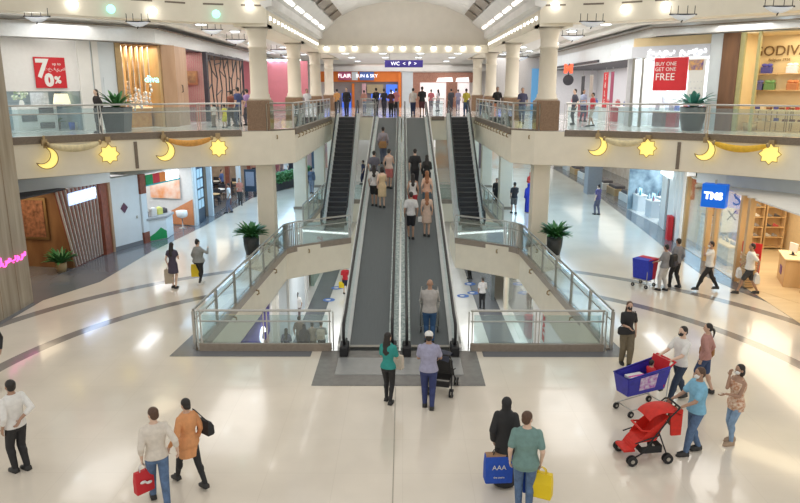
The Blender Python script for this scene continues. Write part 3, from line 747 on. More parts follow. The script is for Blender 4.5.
# ---------------------------------------------------------------- escalators
def escalator(xc,label):
    Y0,n,ri,dp=33.,25,.2,.3465
    t=thing('escalator',label,'escalator',(xc,Y0,0)); L=n*dp; k=Z2/L
    st=None
    for i in range(n+2):
        z=max(0,min(n,i))*ri
        me=MB().box(-.5,.5,0,dp+.02,-.2,.0).mesh('step') if st is None else st
        if st is None:
            st=me; me.materials.append(M['tread']); me.materials.append(M['riser'])
            for p in me.polygons: p.material_index=0 if p.normal.z>.5 else 1
        part('step',me,None,t,loc=(0,(i-1)*dp,z+.01))
    def strip(x0,x1,dz0,dz1,ya,yb):
        return MB().rings([[(x0,y,max(0,min(Z2,y*k))+dz0),(x1,y,max(0,min(Z2,y*k))+dz0),(x1,y,max(0,min(Z2,y*k))+dz1),(x0,y,max(0,min(Z2,y*k))+dz1)] for y in(ya,0,L,yb)])
    part('comb_plate',MB().box(-.5,.5,-.9,-.3,0,.03),M['plate'],t); part('comb_plate',MB().box(-.5,.5,L,L+.6,Z2,Z2+.03),M['plate'],t)
    for s in(-1,1):
        part('skirt',strip(*sorted((s*.5,s*.68)),-.25,.22,-.8,L+.7),M['clad'],t)
        xs=s*.58
        part('balustrade_glass',strip(xs-.008,xs+.008,.22,.92,-.8,L+.7),M['bglass'],t)
        pts=[(xs,-.3,.25),(xs,-.9,.28),(xs,-1.12,.6),(xs,-.95,.92),(xs,-.2,.98),(xs,0,.99),(xs,L,Z2+.99),(xs,L+.7,Z2+.98),(xs,L+1,Z2+.6),(xs,L+.8,Z2+.2)]
        part('handrail',MB().tube(pts,.04,8),M['black'],t)
        part('outer_cladding',strip(*sorted((s*.68,s*.73)),-.75,.24,-.2,L+.2),M['clad'],t)
    part('truss_soffit',strip(-.68,.68,-.75,-.3,.2,L),M['clad'],t)
escalator(-3.33,'left escalator with dark steps between white side panels')
escalator(3.33,'right escalator with dark steps between white side panels')
# ---------------------------------------------------------------- shops
class Fr:
    """frame of a wall: x along it, y into it (away from the hall), z up"""
    def __init__(s,P0,P1,z=0.):
        s.a=Vector((P0[0],P0[1],z)); d=Vector((P1[0]-P0[0],P1[1]-P0[1],0)); s.L=d.length; s.d=d.normalized(); s.n=Vector((-s.d.y,s.d.x,0)); s.rz=math.atan2(d.y,d.x); s.z=z
    def pt(s,x,y,z=0.): return tuple(s.a+s.d*x+s.n*y+Vector((0,0,z)))
    def kw(s,x,y,z=0.,r=0.): return dict(loc=s.pt(x,y,z),rz=s.rz+r)
    def u(s,px,z=None,y=0.):
        """distance along the wall that shows at column px"""
        z=s.z+1.5 if z is None else z; best=None
        for k in range(401):
            t=s.L*k/400; p=s.a+s.d*t+s.n*y; ax=p.y*math.cos(TH)+(CAMH-z)*math.sin(TH); q=403+p.x*680/ax
            if best is None or abs(q-px)<best[0]: best=(abs(q-px),t)
        return best[1]
def fstruct(n,f,mb,m,x=0,y=0,z=0): return struct(n,mb,m,**f.kw(x,y,z))
def shop(f,x0,x1,dep,h,wall,floor,ceil,light=None,lc=(1,1,1),side='left',p0=True):
    fstruct('wall_back_'+side,f,MB().box(x0,x1,dep,dep+.1,0,h),wall)
    if p0: fstruct('wall_partition_'+side,f,MB().box(x0-.05,x0+.05,.05,dep,0,h),wall)
    fstruct('wall_partition_'+side,f,MB().box(x1-.05,x1+.05,.05,dep,0,h),wall)
    fstruct('floor_shop_'+side,f,MB().box(x0,x1,.0,dep,.0,.012),floor)
    fstruct('ceiling_shop_'+side,f,MB().box(x0,x1,.05,dep,h-.05,h),ceil)
    if light:
        l=bpy.data.lights.new('shop_light','AREA'); l.shape='RECTANGLE'; l.size=max(.5,(x1-x0)*.8); l.size_y=dep*.7; l.energy=light; l.color=lc
        o=bpy.data.objects.new('shop_light',l); COL.objects.link(o); o.location=f.pt((x0+x1)/2,dep*.45,h-.1); o.rotation_euler=(0,0,f.rz)
def shelfunit(f,x,y,w,h,d,n,m,label,cat='shelf',group=None,z=0,back=True):
    t=thing('shelf_unit',label,cat,f.pt(x,y,z),f.rz,group)
    [part('side_panel',MB().box(a,a+.04,-d,0,0,h),m,t) for a in(-w/2,w/2-.04)]
    if back: part('back_panel',MB().box(-w/2,w/2,0,.02,0,h),m,t)
    for k in range(n): part('shelf',MB().box(-w/2+.04,w/2-.04,-d,0,.1+k*(h-.15)/(n-1)-.02,.1+k*(h-.15)/(n-1)+.02),m,t)
    return [.1+k*(h-.15)/(n-1)+.021+z for k in range(n)]
def stock(f,meshes,xs,y,z,name,label,cat,group,rz=0,jit=.03):
    for i,x in enumerate(xs):
        me=random.choice(meshes); o=link(name,me,None,f.pt(x+random.uniform(-jit,jit),y,z),f.rz+rz); tag(o,label,cat,group)
def bag_mesh(w,h,d,m,nm='bag'):
    me=MB().rings([[(-w/2,-d/2,0),(w/2,-d/2,0),(w/2,d/2,0),(-w/2,d/2,0)],[(-w*.46,-d*.4,h),(w*.46,-d*.4,h),(w*.46,d*.4,h),(-w*.46,d*.4,h)]]).tube([(-w*.2,0,h),(-w*.15,0,h+.1),(w*.15,0,h+.1),(w*.2,0,h)],.012,6).mesh(nm); me.materials.append(m); return me
def shoe_mesh(m):
    me=MB().loft([(0,0,0,.13,.045),(0,0,.03,.135,.05),(-.02,0,.06,.10,.045),(-.06,0,.10,.05,.04),(-.07,0,.13,.045,.038)],12).mesh('shoe'); me.materials.append(m); return me
def bottle_mesh(m,h=.22,r=.04):
    me=MB().loft([(0,0,0,r,r),(0,0,h*.6,r,r),(0,0,h*.75,r*.4,r*.4),(0,0,h,r*.4,r*.4)],10).mesh('bottle'); me.materials.append(m); return me
def box_mesh(m,w,d,h):
    me=MB().rbox(-w/2,w/2,-d/2,d/2,0,h,.008).mesh('box'); me.materials.append(m); return me
C_=lambda *c: cm(tuple(c),.5)
def poster(f,x,z,w,h,m,label,texts,y=-.06,cat='poster',frame=None):
    t=thing('poster',label,cat,f.pt(x,y,z),f.rz)
    part('sheet',MB().box(-w/2,w/2,-.012,.012,-h/2,h/2),m,t)
    for s,tx,tz,sz,mm in texts: part('lettering',textmesh(s,sz,.004),mm,t,loc=(tx,-.02,tz))
    return t
def plant(X,Y,z,label,potm,ph=.7,pr=.32,n=26,ll=.9,square=False,lm=None):
    t=thing('potted_plant',label,'plant',(X,Y,z)); lm=lm or M['leaf']
    if square: part('pot',MB().rings([[(-pr*a,-pr*a,q),(pr*a,-pr*a,q),(pr*a,pr*a,q),(-pr*a,pr*a,q)] for q,a in((0,.8),(ph,1),(ph,.9),(ph-.06,.88))]),potm,t)
    else: part('pot',MB().loft([(0,0,0,pr*.72,pr*.72),(0,0,ph*.5,pr*.95,pr*.95),(0,0,ph,pr,pr),(0,0,ph,pr*.88,pr*.88),(0,0,ph-.06,pr*.86,pr*.86)],20),potm,t)
    lf=MB(); rnd=random.Random(int(X*10)+int(Y))
    for i in range(n):
        a=i*2.399+rnd.uniform(-.2,.2); el=rnd.uniform(.25,1.); L=ll*rnd.uniform(.75,1.1); w=.07*ll*rnd.uniform(.8,1.3)
        pts=[]
        for k in range(7):
            u=k/6; r=L*u*math.cos(el*.9)*.9+.03; q=ph-.05+L*(math.sin(el+.35)*u*1.15-.55*u*u*(1.1-el*.4)); pts.append((r,q,w*math.sin(PI*min(1,u*.92+.06))**.7))
        ca,sa=math.cos(a),math.sin(a); rs=[]
        for r,q,ww in pts: rs.append([(ca*r-sa*ww,sa*r+ca*ww,q-.0),(ca*r,sa*r,q-.03*ww/w),(ca*r+sa*ww,sa*r-ca*ww,q)])
        lf.rings(rs,True,False,False)
    part('foliage',lf,lm,t); return t
def tablechair(kind,m,m2):
    pass
# ============ upper floor, left ============
A=Fr((-17.8,22.6),(-10.15,31.0),Z2); HH=3.5
x85,x118,x163=A.u(86),A.u(118),A.u(163)
fstruct('wall_left',A,MB().box(-2,x85-.25,0,.12,1.55,HH),mat('store_white_lit',(.86,.85,.83),.6,noise=.02))
shop(A,-2,x85-.2,2.6,1.6,mat('store_blue_grey',(.36,.45,.50),.6,noise=.04),M['floor2'],M['white'],60)
fstruct('window_1',A,MB().box(-2,x85-.2,.0,.015,.0,1.55),M['sglass'])
fstruct('trim_12',A,MB().box(x85-.25,x85+.25,-.12,.2,0,HH).box(x85+.35,x85+.6,-.05,.2,0,HH),M['white'])
fstruct('wall_left',A,MB().box(x85+.2,x118,.02,.2,0,HH),M['bluewhite'])
fstruct('door_1',A,MB().box(x85+.75,x118-.2,-.01,.02,0.05,2.1),M['bluewhite'])
px=A.u(51)
t=poster(A,px,2.25,1.15,1.15,M['red'],'square red poster with large white 70% on the white upper storefront',[])
part('lettering',textmesh('7',.95,.004,bold=.03),M['white'],t,loc=(-.3,-.02,.12)); part('lettering',textmesh('0',.62,.004,bold=.04),M['white'],t,loc=(-.08,-.02,-.3)); part('lettering',textmesh('%',.36,.004,bold=.015),M['white'],t,loc=(.24,-.02,-.28)); part('lettering',textmesh('up to',.15,.004),M['white'],t,loc=(.25,-.02,.33)); part('lettering',textmesh('تخفيضات',.16,.004),M['white'],t,loc=(.25,-.02,.14))
def farside(f,x1,dep): return Fr(f.pt(x1-.09,dep)[:2],f.pt(x1-.09,0)[:2],f.z)      # the left hand partition that faces the hall
# furniture display in that window
fx=A.u(44)
t=thing('display_dresser','white display dresser with dark drawer fronts in the blue grey shop window','furniture',A.pt(fx,1.3,.012),A.rz)
part('body',MB().rbox(-.75,.75,-.3,.3,0,.95,.02),M['white'],t)
for i in range(3):
    for j in range(2): part('drawer',MB().rbox(-.62+j*.66,-.05+j*.66,-.33,-.3,.08+i*.29,.32+i*.29,.01),cm((.10,.10,.11)) if (i+j)%2 else M['white'],t)
t=thing('flower_vase','white vase with pale flowers and green leaves on the display dresser','vase',A.pt(fx-.45,1.3,.965),A.rz)
part('vase',MB().loft([(0,0,0,.07,.07),(0,0,.12,.1,.1),(0,0,.25,.05,.05)],12),M['white'],t)
fl=MB(); 
for i in range(26): fl.ell((random.uniform(-.28,.28),random.uniform(-.2,.2),random.uniform(.28,.62)),(.06,.06,.05),6,5)
part('flowers',fl,mat('pale_flowers',(.85,.82,.74),.6,col2=(.25,.42,.2),nscale=7),t)
t=thing('wall_picture','framed pale picture standing on the dresser in the shop window','picture',A.pt(fx+.3,1.45,.965),A.rz)
part('frame',MB().box(-.35,.35,0,.03,0,.55),cm((.55,.58,.62)),t); part('print',MB().box(-.3,.3,-.005,0,.05,.5),mat('pale_print',(.7,.72,.75),.6,col2=(.45,.47,.5),nscale=9),t)
lx=A.u(72)
t=thing('table_lamp','glowing cream lamp shade hanging in the upper left shop window','lamp',A.pt(lx,1.2,1.05),A.rz)
part('lamp_shade',MB().loft([(0,0,0,.33,.33),(0,0,.4,.25,.25)],18),em('shade_glow',(1.,.86,.6),1.1),t); part('cord',MB().tube([(0,0,.4),(0,0,.52)],.01,6),M['black'],t)
plant(*A.pt(A.u(68),1.5,0)[:2],Z2+.012,'small potted plant with green leaves standing in the upper left shop window',M['pot'],.3,.16,14,.4)
for k,(c,lab) in enumerate((((.02,.12,.5),'blue storage bin on the floor of the upper left shop window'),((.75,.75,.72),'white storage bin on the floor of the upper left shop window'))):
    single('storage_bin',MB().loft([(0,0,0,.11,.11),(0,0,.3,.14,.14)],12),C_(*c),lab,'bin',A.pt(A.u(75+k*4),.7,.012),A.rz)
# crystal shop
shop(A,x118+.05,x163-.05,2.2,HH,M['wood'],M['floor2'],M['dwood'],60,(1,.85,.6))
fstruct('trim_13',A,MB().box(x118-.02,x118+.22,-.05,.15,0,HH),M['brass'])
cw=x163-x118
crm=mat('crystal',(.85,.87,.9),.08,.6,noise=.2,nscale=30)
for i in range(17):
    x=x118+.4+i*(cw-.75)/16; z1=random.uniform(1.2,2.4); y=(.3,.55,.8)[i%3]
    t=thing('crystal_strand','long hanging strand of clear crystals in the crystal shop window','crystal strand',A.pt(x,y,z1),A.rz,'crystal strands in the upper left shop window')
    part('rod',MB().tube([(0,0,0),(0,0,HH-z1-.06)],.018,6),M['brass'] if i%3 else crm,t)
    m=MB()
    for k in range(3): m.ell((random.uniform(-.03,.03),random.uniform(-.05,.05),-.05-.2*k),(.07,.07,.10),6,5)
    part('crystals',m,crm,t)
t=thing('shop_counter','amber lit wooden counter below the hanging crystals','counter',A.pt((x118+x163)/2+.2,1.1,.012),A.rz)
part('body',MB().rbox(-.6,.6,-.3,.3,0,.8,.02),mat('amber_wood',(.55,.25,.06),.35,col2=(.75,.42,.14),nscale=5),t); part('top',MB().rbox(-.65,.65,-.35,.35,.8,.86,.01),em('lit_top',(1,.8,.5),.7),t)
gm=[bottle_mesh(crm,.4,.06),bottle_mesh(C_(.75,.4,.3),.3,.06),bottle_mesh(M['white'],.34,.05)]
stock(A,gm,[(x118+x163)/2+.2-.5+.2*i for i in range(6)],1.1,.872,'crystal_figure','small sparkling ornament standing on the amber counter','ornament','ornaments on the amber counter')
single('neon_sign',textmesh('diva',.42,.02),M['teal'],'pale teal glowing script sign hanging among the crystals','sign',A.pt(A.u(152),-.02,2.05),A.rz)
# wood pier at the corner
fstruct('wall_pier_left',A,MB().box(x163,A.L+.1,-.05,.6,0,HH),M['mwood'])
B=Fr((-10.15,31.05),(-10.35,52),Z2)
u187,u205,u247=B.u(188),B.u(205),B.u(243)
fstruct('wall_pier_left',B,MB().box(0,u187,.0,.5,0,HH),M['mwood'])
fstruct('trim_14',B,MB().box(-.03,.03,-.03,.0,0,HH),M['dwood'])
single('door_pull',MB().tube([(0,0,0),(0,-.06,.02),(0,-.06,.3),(0,0,.32)],.02,6),M['black'],'small dark bracket on the tan wood pier','handle',B.pt(u187*.5,0,1.5),B.rz)
shop(B,u187,u205,3.2,HH,M['pink'],M['floor2'],M['dark'],50,(1,.9,.85))
t=thing('shop_counter','cream display counter in the pink walled shop','counter',B.pt((u187+u205)/2,1.2,.012),B.rz)
part('body',MB().rbox(-1.,1.,-.35,.35,0,.85,.02),M['wood'],t); part('top',MB().rbox(-1.05,1.05,-.4,.4,.85,.9,.01),M['white'],t)
BF=farside(B,u205,3.2); t=thing('wall_picture','dark framed picture in a wooden frame on the pink shop wall','picture',BF.pt(1.7,-.06,2.2),BF.rz)
part('frame',MB().box(-1.2,1.2,0,.04,-.35,.35),M['brass'],t); part('print',MB().box(-1.1,1.1,-.02,0,-.27,.27),mat('dark_print',(.12,.06,.04),.5,col2=(.4,.25,.1),nscale=3),t)
for i in range(3): 
    t=thing('track_spotlight','small white spotlight on the dark ceiling of the pink walled shop','spotlight',B.pt(u187+.6+i*1.,1.,HH-.4),0,'track spotlights in the pink walled shop')
    part('stem',MB().tube([(0,0,.1),(0,0,.34)],.015,6),M['black'],t); part('lens',MB().ell((0,0,0),(.1,.1,.12)),M['lamp'],t)
# black lattice screen
t=thing('lattice_screen','tall black screen of irregular cells in front of a lit shop','screen',B.pt(u205,-.05,0),B.rz)
W_=u247-u205; part('post',MB().box(0,.28,-.1,.1,0,HH),M['dark'],t); part('frame',MB().box(.28,W_,-.05,.05,HH-.12,HH).box(W_-.1,W_,-.05,.05,0,HH),M['dark'],t)
rn=random.Random(5); lat=MB(); nx,nz=9,5; G_=[[(.28+(W_-.38)*(i+(rn.uniform(-.3,.3) if 0<i<nx else 0))/nx, HH*(j+(rn.uniform(-.3,.3) if 0<j<nz else 0)+(.5 if i%2 else 0)*(0<j<nz))/nz) for j in range(nz+1)] for i in range(nx+1)]
for i in range(nx+1):
    for j in range(nz+1):
        p=G_[i][j]
        if i<nx and (i+j)%2==0: q=G_[i+1][j]; lat.tube([(p[0],0,p[1]),(q[0],0,q[1])],.035,4,False)
        if j<nz: q=G_[i][j+1]; lat.tube([(p[0],0,p[1]),(q[0],0,q[1])],.035,4,False)
part('lattice',lat,M['dark'],t)
shop(B,u205,u247,3.,HH,cm((.72,.52,.44),.6),M['floor2'],M['dark'],70,(1,.85,.7))
single('pendant_lamp',MB().rbox(-.4,.4,-.25,.25,0,.5,.04).box(-.01,.01,-.01,.01,.5,HH-2.55),em('lantern_glow',(1,.85,.6),3.),'square glowing lantern hanging behind the black lattice screen','lamp',B.pt(u205+2.2,1.1,2.5),B.rz)
plant(*at(119,131.5,Z2)[:2],Z2,'dark planter with long green leaves at the upper left railing',M['pot'],.95,.45,30,1.0,True)
# pink wall seen between the columns
fstruct('wall_pink',Fr((-12.,50),(-6.8,50),Z2),MB().box(0,5.2,0,.15,0,3.6),M['pink'])
for i in range(6): single('wall_washer',MB().rbox(-.35,.35,-.06,.06,0,.08,.01),M['lampc'],'small glowing lamp above the pink wall','wall lamp',(-10.1+i*.5,49.9,Z2+3.62),0,'lamps above the pink wall')
# ============ far end of the upper floor ============
Fz=Fr((-9,66),(10,66),Z2)
def fu(px): return Fz.u(px,6.6)
fstruct('wall_back',Fz,MB().box(-20,40,.5,.7,0,4.),M['white'])
fstruct('trim_15',Fz,MB().box(-3,22,-.3,.1,3.3,3.75),M['white'])
fstruct('wall_far_shop',Fz,MB().box(fu(318),fu(400),-.05,.5,2.35,3.3),M['orange'])
def farbox(x0,x1,z0,z1,m,lab,cat,y=-.2,name='sign',glyph=None,gm_=None,gs=.5):
    a,b=fu(x0),fu(x1); t=thing(name,lab,cat,Fz.pt((a+b)/2,y,z0),0)
    part('panel',MB().box(-(b-a)/2,(b-a)/2,-.05,.1,0,z1-z0),m,t)
    if glyph: part('lettering',textmesh(glyph,gs,.01),gm_ or M['neonw'],t,loc=(0,-.07,(z1-z0)/2))
farbox(339,351,2.5,3.25,C_(.55,.12,.25),'purple red shop sign with white letters beyond the left escalator','sign',glyph='FLAIR')
farbox(352,358,2.5,3.25,M['bluewhite'],'small pale square logo panel between the far shop signs','sign')
farbox(360,374,2.5,3.25,C_(.10,.18,.5),'blue shop sign with white letters far behind the walkways','sign',glyph='SUN & SKY',gs=.42)
farbox(342,351,.0,1.3,M['screen'],'blue lit screen in the shop behind the left escalator','screen',name='screen')
farbox(352,354.5,.0,2.2,M['orange'],'tall orange banner in the shop behind the left escalator','banner',name='banner')
farbox(362,366,.0,2.2,C_(.75,.45,.5),'pink shop banner on a grey frame at the far end','banner',name='banner')
farbox(367,383,1.3,2.1,cm((.45,.36,.22)),'brown menu board above the far food counter','board',name='menu_board')
farbox(371,387,.75,1.25,M['screen'],'long blue lit sign over the far food counter','sign',glyph='coffee',gs=.4)
farbox(386,397,.6,2.1,M['screen'],'blue square sign with a white swirl beside the far counter','sign',glyph='e',gs=.9)
farbox(398,401.5,.0,3.2,M['orange'],'tall orange end panel of the far shop','panel',name='end_panel')
fstruct('wall_far_shop',Fz,MB().box(fu(333),fu(400),.2,.5,0,2.4),cm((.38,.33,.30)))
t=thing('direction_sign','dark blue hanging direction sign with white symbols above the walkways','sign',(0.05,50,8.16))
part('board',MB().box(-1.35,1.35,-.06,.06,0,.5),M['purple'],t)
part('lettering',textmesh('WC  <  P  >',.36,.005),M['neonw'],t,loc=(0,-.07,.25)); part('rod',MB().tube([(-1.,0,.5),(-1.,0,.93)],.02,6).tube([(1.,0,.5),(1.,0,.93)],.02,6),M['steel'],t)
fstruct('wall_far_pier',Fz,MB().box(fu(402),fu(413),-.1,.5,0,3.3),M['bluewhite'])
fstruct('wall_brick',Fz,MB().box(fu(413),fu(420),-.1,.5,0,2.3).box(fu(413),fu(480),-.1,.5,2.3,3.2).box(fu(446),fu(457),-.15,.45,0,2.3),M['brick'])
fstruct('window_2',Fz,MB().box(fu(420),fu(446),.0,.05,0,2.3).box(fu(457),fu(469),.0,.05,0,2.3),em('bright_window',(1.,.90,.90),.5))
for a,b in((436,452),(455,468)):
    n=8; c=(fu(a)+fu(b))/2; r=(fu(b)-fu(a))/2
    single('awning',MB().rings([[(-r,y,0),(-r*.8,y,.35),(r*.9,y,.4),(r,y,0)] for y in(-.7,-.1)]),em('awning_glow',(1,1,1),.9),'white lit awning over the far brick shopfront, '+('left' if a<450 else 'right')+' one','awning',Fz.pt(c,-.08,2.35),0)
# ============ upper floor, right ============
D=Fr((10.15,31.0),(18.5,22.0),Z2)
E_=Fr((10.35,52),(10.15,31.05),Z2); HH=3.78
x635,x706,x718,x735=D.u(640),D.u(706),D.u(718),D.u(735)
shop(D,.0,x706,3.,3.0,mat('lit_white_shop',(.80,.82,.84),.5,noise=.02),M['floor2'],M['white'],170,(1,1,1),'right')
fstruct('wall_right',D,MB().box(-.1,x706,-.1,.1,2.95,3.42),mat('lavender_fascia',(.62,.64,.70),.5,noise=.02))
fstruct('trim_16',D,MB().box(-.1,x706,.0,.2,3.42,HH),M['warmwall'])
single('shop_sign',textmesh('خبيب  مسعود',.36,.03),M['neonw'],'white glowing curly lettering on the lavender fascia of the upper right shop','sign',D.pt(D.u(674),-.14,3.18),D.rz)
fstruct('window_3',D,MB().box(.1,x706-.1,.0,.02,0,2.95),M['sglass'])
fstruct('trim_17',D,MB().box(x635+.0,x635+.1,-.06,.06,0,2.95).box(-.05,.08,-.06,.06,0,2.95),M['steel'])
fstruct('wall_right',D,MB().box(x706,x718,-.08,.3,0,HH),M['bluewhite'])
pw=D.u(684)-D.u(652)
t=poster(D,D.u(669),2.25,D.u(685)-D.u(652),1.35,M['red'],'red window poster reading BUY ONE GET ONE FREE in the upper right shop',[('BUY ONE',-.22,.42,.22,M['white']),('GET ONE',-.22,.20,.22,M['white']),('FREE',-.22,-.12,.42,M['white'])])
poster(D,D.u(695),2.0,D.u(703)-D.u(687),1.7,M['white'],'white window poster with small orange picture beside the red FREE poster',[('. . . .',0,0,.3,C_(.6,.6,.65)),('- - -',0,-.3,.3,C_(.6,.6,.65))])
single('poster_picture',MB().box(-.3,.3,-.01,.01,-.2,.2),mat('orange_pic',(.9,.5,.1),.5,col2=(.15,.1,.3),nscale=6),'small orange and dark picture at the top of the white window poster','picture',D.pt(D.u(694),-.09,2.6),D.rz)
# clothes displays behind that window
for i,pxx in enumerate((650,664,678,692)):
    z0=.012; labs=['leftmost','second','third','rightmost']
    t=thing('display_table','%s low white display table with dark goods behind the upper right shop window'%labs[i],'table',D.pt(D.u(pxx),1.,z0),D.rz)
    part('tabletop',MB().rbox(-.26,.26,-.3,.3,.62,.7,.01),M['white'],t); part('pedestal',MB().box(-.22,.22,-.22,.22,0,.62),[cm((.12,.10,.11)),cm((.3,.04,.06)),M['bluewhite'],cm((.12,.10,.11))][i],t)
bags=[bag_mesh(.2,.22,.12,C_(*c)) for c in((.1,.15,.4),(.6,.1,.1),(.75,.75,.75),(.3,.3,.35))]
for i in range(4): stock(D,bags,[D.u((650,664,678,692)[i])-.12+.24*k for k in range(2)],1.,.715,'handbag','small handbag on a white display table in the upper right shop','bag','handbags in the upper right shop')
def mannequin(f,x,y,label,m1,m2):
    t=thing('mannequin',label,'mannequin',f.pt(x,y,.012),f.rz)
    part('body',MB().loft([(0,0,.35,.13,.10),(0,0,.8,.16,.12),(0,0,1.0,.12,.09),(0,0,1.3,.17,.10),(0,0,1.42,.15,.08),(0,0,1.48,.05,.05),(0,0,1.56,.05,.05)],14).ell((0,0,1.66),(.08,.1,.12)),m1,t)
    part('dress',MB().loft([(0,0,.5,.2,.15),(0,0,.85,.18,.14),(0,0,1.02,.14,.11),(0,0,1.3,.19,.12),(0,0,1.42,.16,.09)],14),m2,t)
    part('stand',MB().loft([(0,0,0,.16,.16),(0,0,.02,.16,.16),(0,0,.03,.02,.02),(0,0,.36,.02,.02)],12),M['steel'],t)
mannequin(D,D.u(646),1.9,'mannequin in a pale dress at the left end of the upper right shop window',M['white'],C_(.55,.60,.70))
mannequin(D,D.u(659),1.9,'mannequin in a white dress beside the red FREE poster',M['white'],M['white'])
plant(*at(691,130.5,Z2)[:2],Z2,'large dark planter with blue green leaves at the upper right railing',M['pot'],.95,.5,34,1.05,False,mat('leaf_blue_green',(.03,.16,.14),.4,col2=(.06,.28,.22),nscale=9))
# dark pier + chocolate shop
fstruct('wall_pier_right',D,MB().box(x718,x735,-.12,.3,0,HH),M['dwood'])
shop(D,x735,D.L+1,2.,HH,M['warmwall'],mat('beige_floor',(.62,.50,.32),.3,noise=.05),M['warmwall'],170,(1,.84,.55),'right')
fstruct('trim_18',D,MB().box(x735,x735+.18,-.05,.1,0,HH).box(D.u(752),D.u(752)+.1,-.05,.08,0,HH),mat('gold_green_frame',(.45,.42,.20),.4,noise=.05))
gx=D.u(779,8.,1.93)
single('shop_sign',textmesh('GODIVA',.55,.02),cm((.16,.09,.03)),'dark brown capital letters GODIVA on the warm yellow shop wall','sign',D.pt(gx,1.93,3.12),D.rz)
single('shop_sign',textmesh('Belgium 1926',.15,.01),cm((.16,.09,.03)),'small brown line of letters below the GODIVA sign','sign',D.pt(gx,1.93,2.78),D.rz)
zs=shelfunit(D,D.u(744,7,1.9),1.9,.75,3.4,.35,6,M['warmwall'],'tall narrow lit shelf of orange boxes in the chocolate shop')
obx=[box_mesh(C_(.85,.35,.04),.16,.12,.22),box_mesh(C_(.75,.22,.03),.12,.12,.28),box_mesh(C_(.8,.6,.3),.14,.1,.16)]
for z in zs[:-1]: stock(D,obx,[D.u(744,7,1.9)+q for q in(-.22,-.02,.2)],1.72,z,'gift_box','orange gift box on the tall narrow shelf of the chocolate shop','box','orange gift boxes in the chocolate shop')
for i,(pxx,z,c,lab) in enumerate(((765,2.0,(.08,.08,.35),'dark blue bow trimmed basket on the left wall shelf of the chocolate shop'),(790,2.0,(.75,.75,.85),'blue and white box on the right wall shelf of the chocolate shop'),(758,1.35,(.12,.12,.3),'dark blue box on the lower left shelf of the chocolate shop'),(770,1.35,(.15,.3,.12),'green and purple box on the lower shelf of the chocolate shop'),(793,1.35,(.5,.2,.08),'brown ribboned box at the right end of the lower chocolate shelf'))):
    single('wall_shelf',MB().rbox(-.45,.45,-.3,0,-.04,0,.01),M['wood'],'small wooden wall shelf under the '+lab.split(' on ')[0].split(' at ')[0],'shelf',D.pt(D.u(pxx,7,1.9),1.99,z+.25),D.rz)
    t=thing('gift_basket',lab,'box',D.pt(D.u(pxx,7,1.9),1.84,z+.252),D.rz)
    part('body',MB().rbox(-.2,.2,-.12,.12,0,.26,.02),C_(*c),t)
    part('bow',MB().ell((-.1,-.0,.33),(.12,.06,.07)).ell((.1,0,.33),(.12,.06,.07)).ell((0,-.03,.31),(.04,.04,.04)),C_(*[min(1,q*1.6) for q in c]),t)
for i,pxx in enumerate((762,781,798)):
    t=thing('display_table','%s glass topped tiered table in the chocolate shop'%['left','middle','right'][i],'table',D.pt(D.u(pxx,6,.9),.9,.012),D.rz)
    part('tabletop',MB().rbox(-.28,.28,-.35,.35,.78,.84,.01),M['warmwall'],t); part('lower_shelf',MB().box(-.25,.25,-.3,.3,.35,.39),M['warmwall'],t)
    for a in(-.27,.24):
        for b in(-.3,.27): part('leg',MB().box(a,a+.03,b,b+.03,0,.78),M['brass'],t)
    cb=[box_mesh(C_(.2,.08,.04),.18,.14,.08),box_mesh(C_(.8,.7,.5),.16,.14,.1),box_mesh(C_(.5,.06,.05),.14,.12,.12),box_mesh(C_(.1,.1,.35),.16,.12,.12)]
    stock(D,cb,[D.u(pxx,6,.9)+q for q in(-.22,.0,.22)],.9,.853,'chocolate_box','small chocolate box on a tiered table of the chocolate shop','box','chocolate boxes on the tables')
    stock(D,cb,[D.u(pxx,6,.9)+q for q in(-.18,.14)],.9,.403,'chocolate_box','small chocolate box on a tiered table of the chocolate shop','box','chocolate boxes on the tables')
single('basket',MB().loft([(0,0,0,.2,.2),(0,0,.3,.28,.28),(0,0,.26,.2,.2)],14),cm((.55,.42,.22)),'round wicker basket on the left tiered table of the chocolate shop','basket',D.pt(D.u(748),.5,.012),D.rz)
# upper right, along the passage
u555,u607,u632=E_.u(566),E_.u(607),E_.u(632)
shop(E_,E_.L-19,E_.L-1.,3.5,3.0,mat('pale_shop_wall',(.66,.66,.68),.5,noise=.03),M['floor2'],M['dark'],300,(1,.97,.97),'right')
fstruct('trim_19',E_,MB().box(0,E_.L,-.05,.2,2.95,HH),M['bluewhite'])
fstruct('trim_20',E_,MB().box(0,E_.u(598),-.15,-.05,3.0,3.12),M['dark'])
single('shop_sign',textmesh('موستاش',.5,.03),M['neonw'],'white glowing lettering of the shop at the upper right corner','sign',E_.pt(E_.u(618),-.1,3.35),E_.rz)
t=thing('letter_sign','glowing red orange letter M sign on a dark disc in the upper right passage','sign',E_.pt(E_.u(568,7.6,-.9),-.9,2.75),E_.rz)
part('letter',textmesh('M',.62,.04,bold=.04),M['redneon'],t,rz=1.2); part('disc',MB().tube([(0,.1,-.6),(0,.16,-.6)],.30,16,False),M['dark'],t,rz=1.2); part('bracket',MB().tube([(0,.1,-.4),(0,.3,.3)],.03,6),M['dark'],t,rz=1.2)
